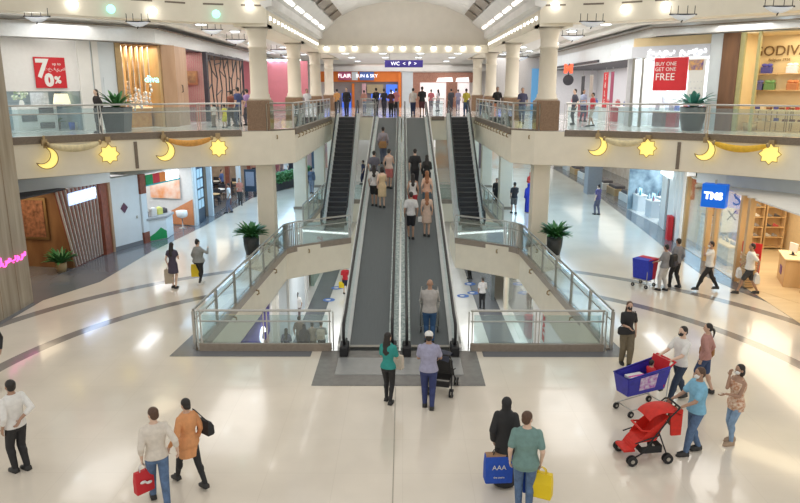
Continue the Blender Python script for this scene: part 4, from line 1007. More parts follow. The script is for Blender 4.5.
for i,(pxx,c,z0,z1,w_) in enumerate(((578,M['dark'],.6,2.4,.7),(586,cm((.45,.40,.36)),1.2,2.4,.7),(600,M['red'],.7,2.5,.8),(606,C_(.35,.05,.12),.8,2.5,.5))):
    t=thing('hanging_banner',['black hanging banner beside the M sign','grey patterned hanging banner in the upper right passage shop','red hanging banner with white letters in the upper right passage shop','dark red narrow banner at the corner of the upper right shop'][i],'banner',E_.pt(E_.u(pxx),.25,z0),E_.rz)
    part('cloth',MB().box(-w_/2,w_/2,-.01,.01,0,z1-z0),c,t); part('rod',MB().tube([(-w_/2,0,z1-z0),(w_/2,0,z1-z0)],.02,6).tube([(0,0,z1-z0),(0,0,2.72-z0)],.01,5),M['steel'],t)
    if i==2: 
        for k,ch in enumerate('SALE'): part('lettering',textmesh(ch,.42,.004),M['white'],t,loc=(0,-.02,1.55-k*.42))
for i,pxx in enumerate((560,570,580,590,600,609)):
    t=thing('display_table','%s low white goods table in the upper right passage shop'%['first','second','third','fourth','fifth','sixth'][i]+' counted from the column','table',E_.pt(E_.u(pxx),.9,.012),E_.rz)
    part('tabletop',MB().rbox(-.5,.5,-.35,.35,.72,.8,.01),M['white'],t); part('pedestal',MB().box(-.4,.4,-.28,.28,0,.72),[M['white'],C_(.5,.06,.07),M['bluewhite']][i%3],t)
    stock(E_,bags,[E_.u(pxx)-.3+.3*k for k in range(3)],.9,.815,'handbag','small handbag on a low table of the upper right passage shop','bag','handbags in the upper right passage shop')
fstruct('window_4',Fr((9.9,54),(6.9,54),Z2),MB().box(-3.4,0,-.1,0,0,3.2),em('blue_shop_glow',(.10,.28,.5),.5))
fstruct('trim_21',Fr((6.6,53.6),(7.3,53.6),Z2),MB().box(0,.5,0,.1,0,3.5),M['dark'])
fstruct('wall_far_right',Fr((6.6,54.2),(14,54.2),Z2),MB().box(0,7,0,.1,0,4),cm((.55,.52,.5)))
# ============ ground floor, left ============
K=Fr((-13.1,20.9),(-12.46,25.0)); 
shop(K,-.1,K.L,3.2,3.05,mat('cafe_wood_wall',(.17,.075,.03),.45,col2=(.27,.14,.06),nscale=2,stretch=(1,1,.3)),M['border'],M['dark'],75,(1,.8,.55)); KF=farside(K,K.L,3.2)
fstruct('wall_cafe',K,MB().box(-.1,K.L,3.05,3.15,1.1,3.0),M['wood'])
t=thing('wall_picture','tall dark patterned carved panel on the cafe wall','picture',KF.pt(KF.u(35,1.6),-.06,1.1),KF.rz)
part('frame',MB().box(-.55,.55,0,.05,0,1.6),M['brass'],t); part('print',MB().box(-.45,.45,-.02,0,.1,1.5),mat('carved_panel',(.10,.04,.02),.5,col2=(.35,.15,.08),nscale=7),t)
def chair(f,x,y,r,label,m1,m2,grp=None):
    t=thing('chair',label,'chair',f.pt(x,y,.012),f.rz+r,grp)
    part('seat',MB().rbox(-.23,.23,-.23,.23,.42,.48,.02),m1,t); part('backrest',MB().rbox(-.22,.22,.19,.24,.52,.92,.015),m1,t)
    for a in(-.2,.2):
        for b in(-.2,.2): part('leg',MB().tube([(a,b,0),(a*.9,b*.9,.43)],.018,6),m2,t)
    return t
def table(f,x,y,label,m1,m2,r=.38,grp=None):
    t=thing('table',label,'table',f.pt(x,y,.012),f.rz,grp)
    part('tabletop',MB().loft([(0,0,.72,r,r),(0,0,.75,r,r)],20,False),m1,t); part('stem',MB().loft([(0,0,.02,.03,.03),(0,0,.72,.03,.03)],8),m2,t); part('base',MB().loft([(0,0,0,.22,.22),(0,0,.02,.2,.2)],16),m2,t)
X_,Y_,_=at(45,258); kx=(Vector((X_,Y_,0))-K.a).dot(K.d); ky=(Vector((X_,Y_,0))-K.a).dot(K.n)
chair(K,kx,.9,.5,'dark cafe chair with a red brown seat beside the potted fern',M['redwood'],M['dark'])
table(K,kx-.1,1.7,'round cafe table with a white top behind the stone pier',M['white'],M['dark'],.42)
plant(*at(62,272)[:2],.012,'potted green fern in a tan pot at the cafe entrance',cm((.40,.30,.16)),.36,.2,60,.72)
Sx=Fr((-12.46,25.05),(-12.3,27.1))
t=thing('slatted_screen','leaning dark screen with pale vertical slats and a glowing sign','screen',Sx.pt(0,0,0),Sx.rz)
part('panel',MB().vprism([(0.05,0),(Sx.L,0),(Sx.L,3.0),(-.75,3.0)],.05,.1),M['redwood'],t)
for i in range(11):
    u=i/10; x0=.05+u*(Sx.L-.1); x1=-.72+u*(Sx.L+.67); part('slat',MB().vprism([(x0-.02,.05),(x0+.03,.05),(x1+.03,3.0),(x1-.02,3.0)],-.02,.05),mat('slat_grey',(.5,.45,.42),.5,noise=.05) if i==0 else bpy.data.materials['slat_grey'],t)
gs=MB()
for i in range(9):
    x=-.02+i*.21; gs.rbox(x,x+.13,-.1,-.07,2.52+.05*(i%2),2.74+.04*(i%3),.01)
part('glowing_sign',gs,M['neon'],t)
part('sign_glow_bar',MB().rbox(-.1,Sx.L-.2,-.06,-.03,2.40,2.86,.01),em('sign_back_glow',(.5,.65,1.),1.2),t)
fstruct('wall_pier_left',Sx,MB().box(Sx.L,Sx.L+.55,-.15,.5,0,3.05),M['redwood'])
fstruct('trim_22',Sx,MB().box(Sx.L+.52,Sx.L+.7,-.2,.3,0,3.05),M['mwood'])
W3=Fr((-12.06,27.75),(-11.45,29.2))
fstruct('wall_left',W3,MB().box(0,W3.L,0,.4,0,3.05),M['bluewhite']); fstruct('baseboard_left',W3,MB().box(0,W3.L,-.02,0,0,.18),M['border'])
t=thing('wall_emblem','small dark diamond shaped emblem on the pale wall beside the cafe','sign',W3.pt(W3.L*.42,-.02,1.75),W3.rz)
part('plate',MB().vprism([(-.2,0),(0,-.22),(.2,0),(0,.22)],-.01,.01),cm((.12,.05,.09)),t)
single('wall_socket',MB().rbox(-.04,.04,-.01,.01,-.06,.06,.005),M['steel'],'tiny grey socket on the pale wall under the diamond emblem','socket',W3.pt(W3.L*.85,-.02,1.25),W3.rz)
Q4=Fr((-11.4,29.25),(-10.3,33.3))
shop(Q4,0,Q4.L,3.6,3.05,mat('juice_wall',(.78,.78,.76),.5,noise=.03),M['border'],M['white'],90,(1,1,1),p0=False)
QF=farside(Q4,Q4.L,3.6)
fstruct('wall_juice_pier',Q4,MB().box(-.02,.35,-.05,.2,2.2,3.05).box(-.02,.35,-.05,.2,0,.5),M['redwood'])
fstruct('wall_juice_pier',Q4,MB().box(-.02,.35,-.04,.2,.5,2.2),M['bluewhite'])
t=thing('kiosk_sign','colourful hanging sign in green, red and orange with a lit white end','sign',Q4.pt(1.7,.0,2.55),Q4.rz)
for i,(m,a,b) in enumerate(((M['green'],-1.3,-.8),(M['red'],-.8,-.3),(M['orange'],-.3,.15),(M['neonw'],.15,1.2))): part('sign_panel',MB().box(a,b,-.05,.05,0,.42),m,t)
part('frame',MB().box(-1.35,1.25,-.07,.07,-.06,0),C_(.05,.4,.4),t)
poster(QF,2.05,1.95,1.7,1.2,M['orwhite'],'large orange and white artwork on the back wall of the juice shop',[],y=-.06)
single('wall_graphic',MB().rings([[(x,y,z) for x,z in((0,0),(1.6,0),(1.6,1.3),(.8,.9),(0,.5))] for y in(-.02,.0)]),C_(.70,.28,.12),'orange curved wall graphic near the white bar stool','wall graphic',QF.pt(1.95,-.03,.05),QF.rz)
t=thing('shop_counter','angled juice counter with grey top and a green swirl on its front','counter',(at(156,240)[0]+.05,at(156,240)[1]+.35,.014),.95)
part('body',MB().rings([[(-.95,-.3,z),(.2,-.3,z),(.95,.25,z),(.95,.6,z),(-.95,.5,z)] for z in(0,.95)]),M['bluewhite'],t)
part('worktop',MB().rings([[(-1.02,-.37,z),(.22,-.37,z),(1.02,.22,z),(1.02,.65,z),(-1.02,.55,z)] for z in(.95,1.05)]),cm((.35,.36,.38)),t)
part('green_swirl',MB().vprism([(-.95,.02),(.18,.02),(.18,.35),(-.1,.55),(-.4,.35),(-.7,.22),(-.95,.2)],-.315,-.30),M['green'],t)
cl=Vector(at(156,240))+Vector((.05,.35,0)); 
for i,(dx,dy,c,h,lab) in enumerate(((-.6,.1,(.08,.05,.05),.25,'dark red bowl of fruit on the juice counter'),(-.2,.05,(.75,.72,.68),.35,'white coffee machine on the juice counter'),(.25,.25,(.8,.75,.2),.3,'yellow juice dispenser on the juice counter'),(.6,.4,(.10,.08,.08),.2,'small black till on the juice counter'))):
    q=Matrix.Rotation(.95,4,'Z')@Vector((dx,dy,0)); t=thing('countertop_item',lab,'appliance',(cl.x+q.x,cl.y+q.y,1.066),.95)
    part('body',MB().rbox(-.14,.14,-.12,.12,0,h,.03),C_(*c),t); part('lid',MB().ell((0,0,h),(.1,.1,.05)),C_(*[min(1,v*1.3) for v in c]),t)
sx,sy,_=at(183,228)
t=thing('bar_stool','white shell chair on a chrome pedestal beside the juice shop','stool',(sx,sy,.012),2.)
part('seat',MB().loft([(0,0,.5,.12,.12),(0,0,.56,.26,.24),(0,0,.66,.3,.27),(0,.02,.85,.3,.27),(0,.02,.84,.26,.23),(0,0,.62,.2,.18)],18),M['white'],t)
part('pedestal',MB().loft([(0,0,0,.2,.2),(0,0,.02,.18,.18),(0,0,.04,.025,.025),(0,0,.5,.025,.025)],14),M['steel'],t)
N5=Fr((-10.3,33.35),(-10.3,60))
u192,u215=0.,2.6
fstruct('wall_navy',N5,MB().box(0,.35,-.02,.3,0,3.05),M['bluewhite']); fstruct('door_2',N5,MB().box(.35,1.5,.0,.08,0,2.9),M['navy'])
for k in range(4): 
    for j in range(2): fstruct('window_5',N5,MB().box(.48+j*.5,.88+j*.5,-.02,.0,.75+k*.52,1.17+k*.52),em('door_pane',(.35,.5,.6),.4) if (k+j)==0 else bpy.data.materials['door_pane'])
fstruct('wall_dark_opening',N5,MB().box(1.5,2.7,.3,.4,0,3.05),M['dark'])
shop(N5,2.7,12.2,4.5,3.3,mat('restaurant_wall',(.40,.30,.22),.6,noise=.15,nscale=3),mat('restaurant_floor',(.20,.17,.16),.25,noise=.1),M['dark'],150,(1,.85,.65))
shop(N5,12.3,24,4.5,3.3,mat('restaurant_wall2',(.52,.28,.20),.6,noise=.2,nscale=2),mat('restaurant_floor2',(.30,.25,.22),.25,noise=.1),M['dark'],150,(1,.9,.8))
t=thing('shop_counter','glass fronted wooden bakery counter inside the restaurant','counter',N5.pt(3.9,.9,.012),N5.rz)
part('body',MB().rbox(-.9,.9,-.35,.35,0,.6,.02),M['wood'],t); part('display_case',MB().rbox(-.88,.88,-.33,.33,.6,1.25,.04),mat('case_glass',(.6,.62,.6),.1,.0,noise=.2,nscale=6),t)
for i,x in enumerate((2.75,6.6,9.2,12.25)): fstruct('wall_pier_dining',N5,MB().box(x-.12,x+.12,-.1,.15,0,3.3),M['redwood'] if i%2 else M['bluewhite'])
tabs=[(5.6,.7),(7.6,.9),(8.7,2.2),(6.4,2.3),(10.6,.8),(11.3,2.2),(14,.9),(16.2,1.1),(18.5,.8)]
tw=['first','second','third','fourth','fifth','sixth','seventh','eighth','ninth']
for i,(x,y) in enumerate(tabs):
    table(N5,x,y,'round restaurant table with a pale top among black chairs',M['white'] if i%2 else M['wood'],M['dark'],.4,'restaurant tables on the left')
    for j in(-1,1): chair(N5,x+.62*j,y,-j*PI/2,'black restaurant chair drawn up to a round table',M['dark'],M['dark'],'restaurant chairs on the left')
for i in range(6):
    t=thing('pendant_lamp','small glowing pendant lamp over the restaurant tables','lamp',N5.pt(4+i*3.2,1.2,2.4),0,'pendant lamps in the restaurant')
    part('cord',MB().tube([(0,0,.1),(0,0,.85)],.008,5),M['black'],t); part('lamp_shade',MB().loft([(0,0,0,.14,.14),(0,0,.14,.05,.05)],12),M['slotp'],t)
t=thing('menu_stand','dark upright menu board standing outside the restaurant','sign',(*at(251,197)[:2],0),-.2)
part('board',MB().box(-.38,.38,-.03,.03,.35,1.75),M['navy'],t); part('sheet',MB().box(-.28,.28,-.04,-.03,.7,1.6),cm((.25,.3,.4)),t); [part('leg',MB().box(a,a+.04,-.2,.2,0,.36),M['dark'],t) for a in(-.3,.26)]
# green planter box row by the far seating
h0=Vector(at(271,192)); h1=Vector(at(297,186)); fr=Fr((h0.x,h0.y),(h0.x+1.9,h0.y+5.2))
t=thing('planter_hedge','long dark box with a clipped green hedge around the far seating','planter',fr.pt(0,0,0),fr.rz)
part('box',MB().box(0,fr.L,-.25,.25,0,.55),M['dark'],t)
hm_=MB(); rr=random.Random(3)
for i in range(420): hm_.ell((rr.uniform(0,fr.L),rr.uniform(-.28,.28),rr.uniform(.5,1.15)),(.12,.1,.09),5,4)
part('hedge',hm_,M['leaf'],t)
fr2=Fr((-10.,57),(10,57))
fstruct('wall_back_ground',fr2,MB().box(-8,5.2,2.2,2.4,0,3.6),mat('far_warm_wall',(.55,.30,.22),.6,col2=(.30,.30,.34),nscale=.8))
fstruct('wall_back_ground',fr2,MB().box(5.2,12.8,5.2,5.4,0,3.6),M['white'])
fstruct('wall_back_ground',fr2,MB().box(12.8,22,2.2,2.4,0,3.6),mat('far_orange_wall',(.85,.50,.28),.6,col2=(.80,.72,.62),nscale=.6))
for i,(x,m,lab) in enumerate(((.6,M['dark'],'tall dark display panel in the far left passage'),(2.6,M['navy'],'tall navy display panel in the far left passage'),(14.6,C_(.75,.12,.05),'red banner on the far right passage wall'),(17,C_(.15,.1,.1),'dark poster on the far right passage wall'),(7.6,cm((.35,.36,.42)),'grey doorway seen between left escalator and walkway'),(11.2,C_(.55,.2,.1),'red brown banner seen between right escalator and walkway'),(12.,M['bluewhite'],'pale cabinet seen between right escalator and walkway'))):
    single('poster_stand',MB().rbox(-.5,.5,-.1,.1,0,2.3,.02),m,lab,'panel',fr2.pt(x,2.0 if x<5 or x>12.8 else 4.9,0),0)
# ============ planters at the nearest pillars ============
for px_,py_,w in((252,254,'left'),(554,254,'right')):
    X,Y,_=at(px_,py_); plant(X,Y,0,'tall black planter with arching green leaves in front of the nearest %s pillar'%w,M['pot'],.75,.33,110,.85)
# ============ ground floor, right ============
R1=Fr((13.2,60),(12.75,38.5)); R2=Fr((12.75,38.4),(12.8,33.6)); R3=Fr((12.8,33.5),(12.1,28.9))
shop(R1,0,R1.L,4,3.3,mat('furniture_wall',(.62,.52,.42),.6,col2=(.80,.74,.66),nscale=1.5),M['border'],M['dark'],200,(1,.9,.75),'right')
for i in range(7):
    x=2+i*2.8; t=thing('display_podium','low podium with dark cushions in the far right furniture shop','podium',R1.pt(x,1.,.012),R1.rz,'podiums in the far right furniture shop')
    part('base',MB().rbox(-.9,.9,-.4,.4,0,.45,.03),M['wood'] if i%2 else M['white'],t); part('cushion',MB().rbox(-.8,.8,-.3,.35,.45,.62,.05),cm((.12,.11,.12)),t)
fstruct('wall_grey_pillar',R1,MB().box(R1.L-6.4,R1.L-5.4,-.9,0,0,3.6),cm((.34,.35,.38)))
shop(R2,0,R2.L,4,3.3,mat('cosmetics_wall',(.45,.58,.66),.5,col2=(.10,.16,.22),nscale=1.6),M['floor2'],M['white'],170,(.85,.95,1.),'right')
cos=[bottle_mesh(C_(*c),.28,.05) for c in((.1,.5,.6),(.8,.8,.85),(.7,.3,.35),(.15,.15,.2))]
for i in range(5):
    x=.5+i*1.; y=.55+.9*(i%2); t=thing('cosmetics_counter','white cosmetics counter, %s from the lift doors'%['farthest','fourth','third','second','nearest'][i],'counter',R2.pt(x,y,.012),R2.rz)
    part('body',MB().rbox(-.42,.42,-.25,.25,0,.85,.02),M['bluewhite'] if i!=3 else C_(.62,.45,.42),t); part('top',MB().rbox(-.45,.45,-.28,.28,.85,.9,.01),M['white'],t); part('mirror',MB().rbox(-.2,.2,-.02,.02,.9,1.25,.01).xf(Matrix.Identity(4)),em('lit_mirror',(.5,.8,.95),1.) if i==0 else bpy.data.materials['lit_mirror'],t)
    stock(R2,cos,[x-.35,x-.28,x+.28,x+.36],y-.12,.915,'bottle','small bottle on a white cosmetics counter','bottle','bottles on the cosmetics counters',jit=.01)
for i in range(3): single('tall_display',MB().rbox(-.35,.35,-.2,.2,0,2.6,.03),[M['bluewhite'],M['navy'],C_(.05,.3,.4)][i],['pale','navy','teal'][i]+' tall cosmetics display behind the white counters','display',R2.pt(.9+1.6*i,2.9,.012),R2.rz)
fstruct('wall_right',R3,MB().box(0,1.1,0,.3,0,3.3).box(1.55,2.3,0,.3,0,3.3).box(1.1,1.55,0,.3,2.5,3.3),M['white'])
fstruct('door_3',R3,MB().box(1.1,1.55,.08,.12,0,2.5),M['navy'])
single('shop_sign',MB().rbox(-.95,.95,-.08,.02,0,.45,.02),em('sign_white_blue',(.85,.95,1.),1.8),'bright white glowing sign box above the narrow dark doorway on the right','sign',R3.pt(1.3,-.12,2.65),R3.rz)
for i in range(3): fstruct('wall_white_pier',R3,MB().box(2.3+i*.8,2.9+i*.8,-.05-.03*i,.3,0,3.3),M['white']); fstruct('trim_23',R3,MB().box(2.9+i*.8,3.1+i*.8,.0,.3,0,3.3),em('lit_joint',(1,1,.97),.6) if i==0 else bpy.data.materials['lit_joint'])
single('sale_stand',MB().rbox(-.2,.2,-.12,.12,0,1.1,.03),M['red'],'small red upright display beside the white piers on the right','display',R3.pt(R3.u(669,.5,-.25),-.25,.004),R3.rz)
# shoe shop
S1=Fr((12.1,28.8),(11.75,22.6)); S2=Fr((11.75,22.5),(13.6,16.5))
wf=mat('pale_wood_floor',(.62,.47,.28),.3,col2=(.70,.56,.36),nscale=3,stretch=(1,.2,1)); ww=mat('warm_shoe_wall',(.80,.62,.38),.6,noise=.04)
shop(S1,0,S1.L+5,4.2,3.05,ww,wf,M['white'],300,(1,.86,.62),'right')
fstruct('floor_shoe_shop',S1,MB().rings([[(0.,-.0,z),(S1.L,0,z),(S1.L+3,1.5,z),(S1.L+3,4,z),(0,4,z)] for z in(.012,.016)]),wf)
for i,x in enumerate((.1,S1.u(707),S1.u(715),S1.u(739),S1.u(773)-.12)): fstruct('trim_24',S1,MB().box(x-.09,x+.09,-.08,.12,0,3.05),M['wood'])
fstruct('window_6',S1,MB().box(S1.u(717),S1.u(737),.0,.02,.0,3.0).box(.2,S1.u(705),0,.02,0,3.),M['sglass'])
shs=[shoe_mesh(C_(*c)) for c in((.75,.75,.72),(.1,.1,.12),(.3,.3,.32),(.6,.1,.1),(.15,.2,.4),(.5,.45,.35))]
SF=Fr(S1.pt(.08,0)[:2],S1.pt(.08,4.2)[:2])
for j,y in enumerate((1.1,2.5,3.6)):
    zs=shelfunit(SF,y,-.01,1.25 if j<2 else .8,2.7,.34,7,M['wood'],'oak shoe shelf on the far end wall of the shoe shop, '+['nearest the window','middle one','in the inner corner'][j],z=.016)
    for z in zs[1:-1]: stock(SF,shs,[y-.4,y-.13,y+.13,y+.4] if j<2 else [y-.2,y+.1],-.2,z,'shoe','shoe on an oak shelf along the far end wall of the shoe shop','shoe','shoes on the end wall shelves',jit=.02)
for j,x in ((2,3.6),(3,5.1),(4,6.6),(5,8.1)):
    zs=shelfunit(S1,x,4.15,1.35,2.7,.38,7,M['wood'],'tall oak shoe shelf on the back wall, '+['farthest','second farthest','third farthest','third nearest','second nearest','nearest'][j]+' one in the shoe shop',z=.016)
    for z in zs[1:-1]: stock(S1,shs,[x-.5,x-.17,x+.17,x+.5],3.95,z,'shoe','shoe on an oak shelf along the back wall of the shoe shop','shoe','shoes on the back wall shelves',jit=.02)
t=poster(SF,1.78,1.75,.85,2.,cm((.80,.74,.62)),'tall framed print of black and white shoes in the shoe shop',[('S',.1,.4,.8,M['dark']),('X',-.05,-.3,.6,M['dark'])],y=-.42)
for i,(x,y,lab) in enumerate(((S1.u(698,.5,.6)+.6,.6,'stepped stack of clear shoe boxes at the far end of the shoe shop window'),(S1.u(727,.5,.8),.8,'glass display table of shoes behind the shoe shop window'))):
    t=thing('display_table',lab,'display',S1.pt(x,y,.016),S1.rz)
    if i==0:
        for k in range(5): part('clear_box',MB().rbox(-.25+.05*k,.22,-.2,.2,k*.3,k*.3+.28,.01),mat('clear_box_grey',(.45,.5,.55),.15,noise=.3,nscale=9) if k==0 else bpy.data.materials['clear_box_grey'],t)
    else:
        part('body',MB().rbox(-.75,.75,-.3,.3,.0,.72,.02),bpy.data.materials['clear_box_grey'],t); part('tabletop',MB().rbox(-.8,.8,-.35,.35,.72,.78,.01),M['warmwall'],t)
        stock(S1,shs,[x-.5,x-.1,x+.3,x+.6],y,.798,'shoe','shoe on the glass display table of the shoe shop','shoe','shoes on the display table',jit=.02)
t=thing('sale_sign','red standing SALE sign in the entrance of the shoe shop','sign',(*at(745,283)[:2],.02),S1.rz+.75)
part('board',MB().box(-.42,.42,-.02,.02,.12,1.45),M['red'],t); part('lettering',textmesh('SALE',.34,.004,bold=.012),M['white'],t,loc=(0,-.03,.95)); part('lettering',textmesh('buy 2 get 1',.13,.004),M['white'],t,loc=(0,-.03,.72)); part('price_card',MB().box(-.02,.3,-.035,-.02,.2,.5),M['white'],t)
for a in(-.35,.35): part('leg',MB().box(a-.02,a+.02,-.18,.18,0,.12),M['steel'],t)
t=thing('projecting_sign','square blue box sign with white letters projecting from the shoe shop','sign',S1.pt(S1.u(713,2.4,-.45),-.45,2.42),S1.rz+.95)
part('box',MB().rbox(-.42,.42,-.2,.2,0,.85,.02),em('sign_blue',(.0,.12,.62),.55),t); part('lettering',textmesh('TMS',.34,.01,bold=.02),M['neonw'],t,loc=(0,-.215,.42)); part('bracket',MB().box(-.03,.03,-.03,.03,.85,1.),M['steel'],t)
t=thing('slatted_box','pale slatted wooden bin stand beside the shoe shop entrance','stand',S1.pt(S1.u(766,.6,.05),.05,.018),S1.rz)
for k in range(13): part('slat',MB().box(-.22,.28,-.15,.2,.05+k*.085,.10+k*.085),M['wood'],t)
part('core',MB().box(-.18,.24,-.11,.16,0,1.15),cm((.35,.25,.14)),t)
t=thing('cash_desk','oak cash desk with a white screen at the right edge of the shoe shop','desk',(*at(789,283)[:2],.016),S1.rz-.3)
part('body',MB().rbox(-.7,.7,-.3,.3,0,.95,.02),M['wood'],t); part('top',MB().rbox(-.75,.75,-.35,.35,.95,1.0,.01),M['warmwall'],t); part('notice',MB().box(-.2,.15,-.315,-.3,.3,.6),C_(.15,.05,.3),t)
X,Y,_=at(792,268); t=thing('till_screen','white backed till screen on the oak cash desk','screen',(*at(789,283)[:2],1.018),S1.rz+.2)
part('screen',MB().rbox(-.2,.2,-.02,.02,.1,.42,.01),M['white'],t); part('stand',MB().box(-.03,.03,-.03,.03,0,.12).box(-.1,.1,-.08,.08,0,.015),M['dark'],t)
bg3=[bag_mesh(.34,.3,.14,C_(*c)) for c in((.15,.12,.12),(.75,.15,.2),(.3,.5,.2),(.5,.3,.2))]
zs=shelfunit(S2,2.2,1.6,2.2,2.6,.4,6,M['wood'],'wide oak shelf of colourful bags at the right edge of the shoe shop',z=.016)
for z in zs[2:-1]: stock(S2,bg3,[1.5,1.95,2.4,2.85],1.38,z,'handbag','colourful handbag on the wide oak shelf of the shoe shop','bag','handbags on the wide oak shelf')
# ============ lower floor shops ============
L1=Fr((-5.2,15),(-5.2,35),Z0)
fstruct('wall_lower_left',L1,MB().box(0,10.2,0,.2,2.2,3.43),M['purple'])
shop(L1,0,10.2,3.,2.2,cm((.5,.45,.42)),M['floor0'],M['white'],80,(1,.95,.9))
fstruct('wall_lower_left',L1,MB().box(10.2,10.5,-.05,.2,0,3.4).box(11.8,12.,-.05,.2,0,3.4).box(14.4,14.6,-.05,.2,0,3.4).box(19.8,20,-.05,.2,0,3.4),M['white'])
fstruct('door_4',L1,MB().box(10.5,11.8,.05,.1,0,3.4),cm((.75,.73,.66))); fstruct('window_7',L1,MB().box(12.,19.8,.05,.1,0,3.4),M['bluewhite'])
t=thing('shop_sign','purple shop fascia sign with a white swirl in the lower left shop','sign',L1.pt(8.6,-.05,2.35),L1.rz)
part('emblem',MB().tube([(.35*math.cos(a),0,.3+.25*math.sin(a)) for a in [k*.5 for k in range(11)]],.05,6),M['neonw'],t)
zs=shelfunit(L1,9.2,1.,1.6,2.,.4,5,M['wood'],'brown goods shelf behind the purple fronted lower shop',z=.0)
goods=[box_mesh(C_(*c),.2,.16,.2) for c in((.45,.2,.08),(.6,.3,.12),(.7,.65,.6))]
for z in zs[:-1]: stock(L1,goods,[8.7,9.05,9.4,9.7],.8,z,'goods_box','brown box on the goods shelf of the lower left shop','box','boxes on the lower left goods shelf')
L2=Fr((-8.9,38),(-4.75,38),Z0)
fstruct('wall_lower_back_left',L2,MB().box(0,3.1,0,.2,0,3.4),cm((.38,.31,.27))); fstruct('wall_lower_back_left',L2,MB().box(3.1,3.4,-.1,.3,0,3.4),M['white'])
fstruct('wall_lower_left',Fr((-5.3,39),(-5.3,60),Z0),MB().box(0,21,0,.2,0,3.4),cm((.32,.42,.36)))
fstruct('wall_lower_back',Fr((-8,62),(8,62),Z0),MB().box(0,16,0,.2,0,4.),M['white'])
Rr=Fr((5.5,36),(5.5,15),Z0)
fstruct('wall_lower_right',Rr,MB().box(8.6,21,0,.2,0,3.45),M['white'])
fstruct('wall_lower_right',Rr,MB().box(.9,1.4,-.1,.3,0,3.43),M['colcream'])
shop(Rr,1.4,8.5,2.4,3.4,cm((.72,.68,.60)),M['floor0'],M['white'],90,(1,.95,.88),'right')
fstruct('window_8',Rr,MB().box(1.5,8.5,.0,.02,0,3.),M['sglass'])
t=thing('window_poster','red zigzag lettering running up the white lower right wall','poster',Rr.pt(10.9,-.03,2.4),Rr.rz)
part('lettering',textmesh('SALE',.5,.006,bold=.02),M['red'],t)
for ch in t.children: ch.rotation_euler=(0,PI/2,0)
single('wall_unit',MB().rbox(-.12,.12,-.04,.0,0,.28,.02),cm((.2,.2,.2)),'small dark wall unit on the white lower right wall','wall box',Rr.pt(Rr.u(561,-3.6),-.0,1.2),Rr.rz)
rg=[box_mesh(C_(*c),.25,.2,.3) for c in((.7,.05,.05),(.8,.78,.72),(.6,.1,.1))]
for j,x in enumerate((3.,5.2,7.4)):
    zs=shelfunit(Rr,x,2.3,1.2,2.,.4,5,M['white'],'white goods shelf in the lower right shop, '+['farthest','middle','nearest'][j]+' one',z=0)
    for z in zs[:-1]: stock(Rr,rg,[x-.35,x,x+.35],2.1,z,'goods_box','red or white box on a shelf in the lower right shop','box','boxes in the lower right shop')
single('red_display',MB().rbox(-.4,.4,-.3,.3,0,.95,.05),C_(.65,.03,.05),'red promotional display in the lower right shop window','display',Rr.pt(5.4,.6,.012),Rr.rz)
Rb=Fr((1.9,46),(9,46),Z0)
fstruct('wall_lower_right',Fr((4.9,60),(4.9,36.3),Z0),MB().box(12,23.7,0,.2,0,3.45),mat('lower_grey_glass',(.20,.23,.24),.2,noise=.2,nscale=2))
for i,(px_,py_) in enumerate(((337,288),(329,300),(470,284),(473,293),(463,296),(478,346))):
    X,Y,_=at(px_,py_,Z0); t=thing('floor_marker',['blue round floor marker by the man in red on the lower floor','blue round floor marker nearest the railing on the lower floor, left side','farthest of the blue round floor markers on the lower right floor','middle blue round floor marker on the lower right floor','blue round floor marker close to the right walkway','large blue oval floor marker below the front right railing'][i],'floor sticker',(X,Y,Z0))
    part('disc',MB().loft([(0,0,.005,.3,.3),(0,0,.008,.34,.34)],24,False),C_(.05,.16,.5),t); part('mark',MB().loft([(-.05,0,.009,.15,.12),(-.05,0,.011,.15,.12)],12,False),M['white'],t)
# ---------------------------------------------------------------- who is where
def ht(x,y,h,z=0.):
    """standing point of a person whose crown shows at (x,y)"""
    p=at(x,y,z+h); return (p[0],p[1],z)
def hramp(x,y,h):
    d=ray(x,y); k=Z2/(RY1-RY0); t=(h+k*(-RY0)-CAMH)/(d[2]-k*d[1]); Y=d[1]*t; z=max(0,min(Z2,(Y-RY0)*k))
    return (d[0]*t,Y,z+.022)
def px2(px,Y,z=Z2):
    ax=Y*math.cos(TH)+(CAMH-z-.8)*math.sin(TH); return ((px-403)*ax/680,Y,z)
def col(*c): return cm(tuple(c),.75,.08)
def bag(label,hand,w=.34,h=.34,d=.14,m=None,rz=0,handle=.16,hm=None,letter=None,kind='shopping_bag',cat='bag',taper=.94,group=None,flap=None):
    t=thing(kind,label,cat,(hand[0],hand[1],hand[2]-handle-h),rz,group)
    part('body',MB().rings([[(-w/2*a,-d/2*b,z),(w/2*a,-d/2*b,z),(w/2*a,d/2*b,z),(-w/2*a,d/2*b,z)] for z,a,b in((0,.94,.9),(.02,1,1),(h*.6,1,1),(h,taper,.55))]),m,t)
    hm=hm or m
    for s in(-1,1): part('handle',MB().tube([(-w*.22,s*d*.22,h-.02),(-w*.16,s*d*.15,h+handle*.6),(0,0,h+handle),(w*.16,s*d*.15,h+handle*.6),(w*.22,s*d*.22,h-.02)],.009,6),hm,t)
    if letter:
        for s_,x,z,sz,mm in letter: part('lettering',textmesh(s_,sz,.003),mm,t,loc=(x,-d/2-.006,z))
    if flap: part('rim',MB().box(-w*.47,w*.47,-d*.3,d*.3,h-.06,h+.01),flap,t)
    return t
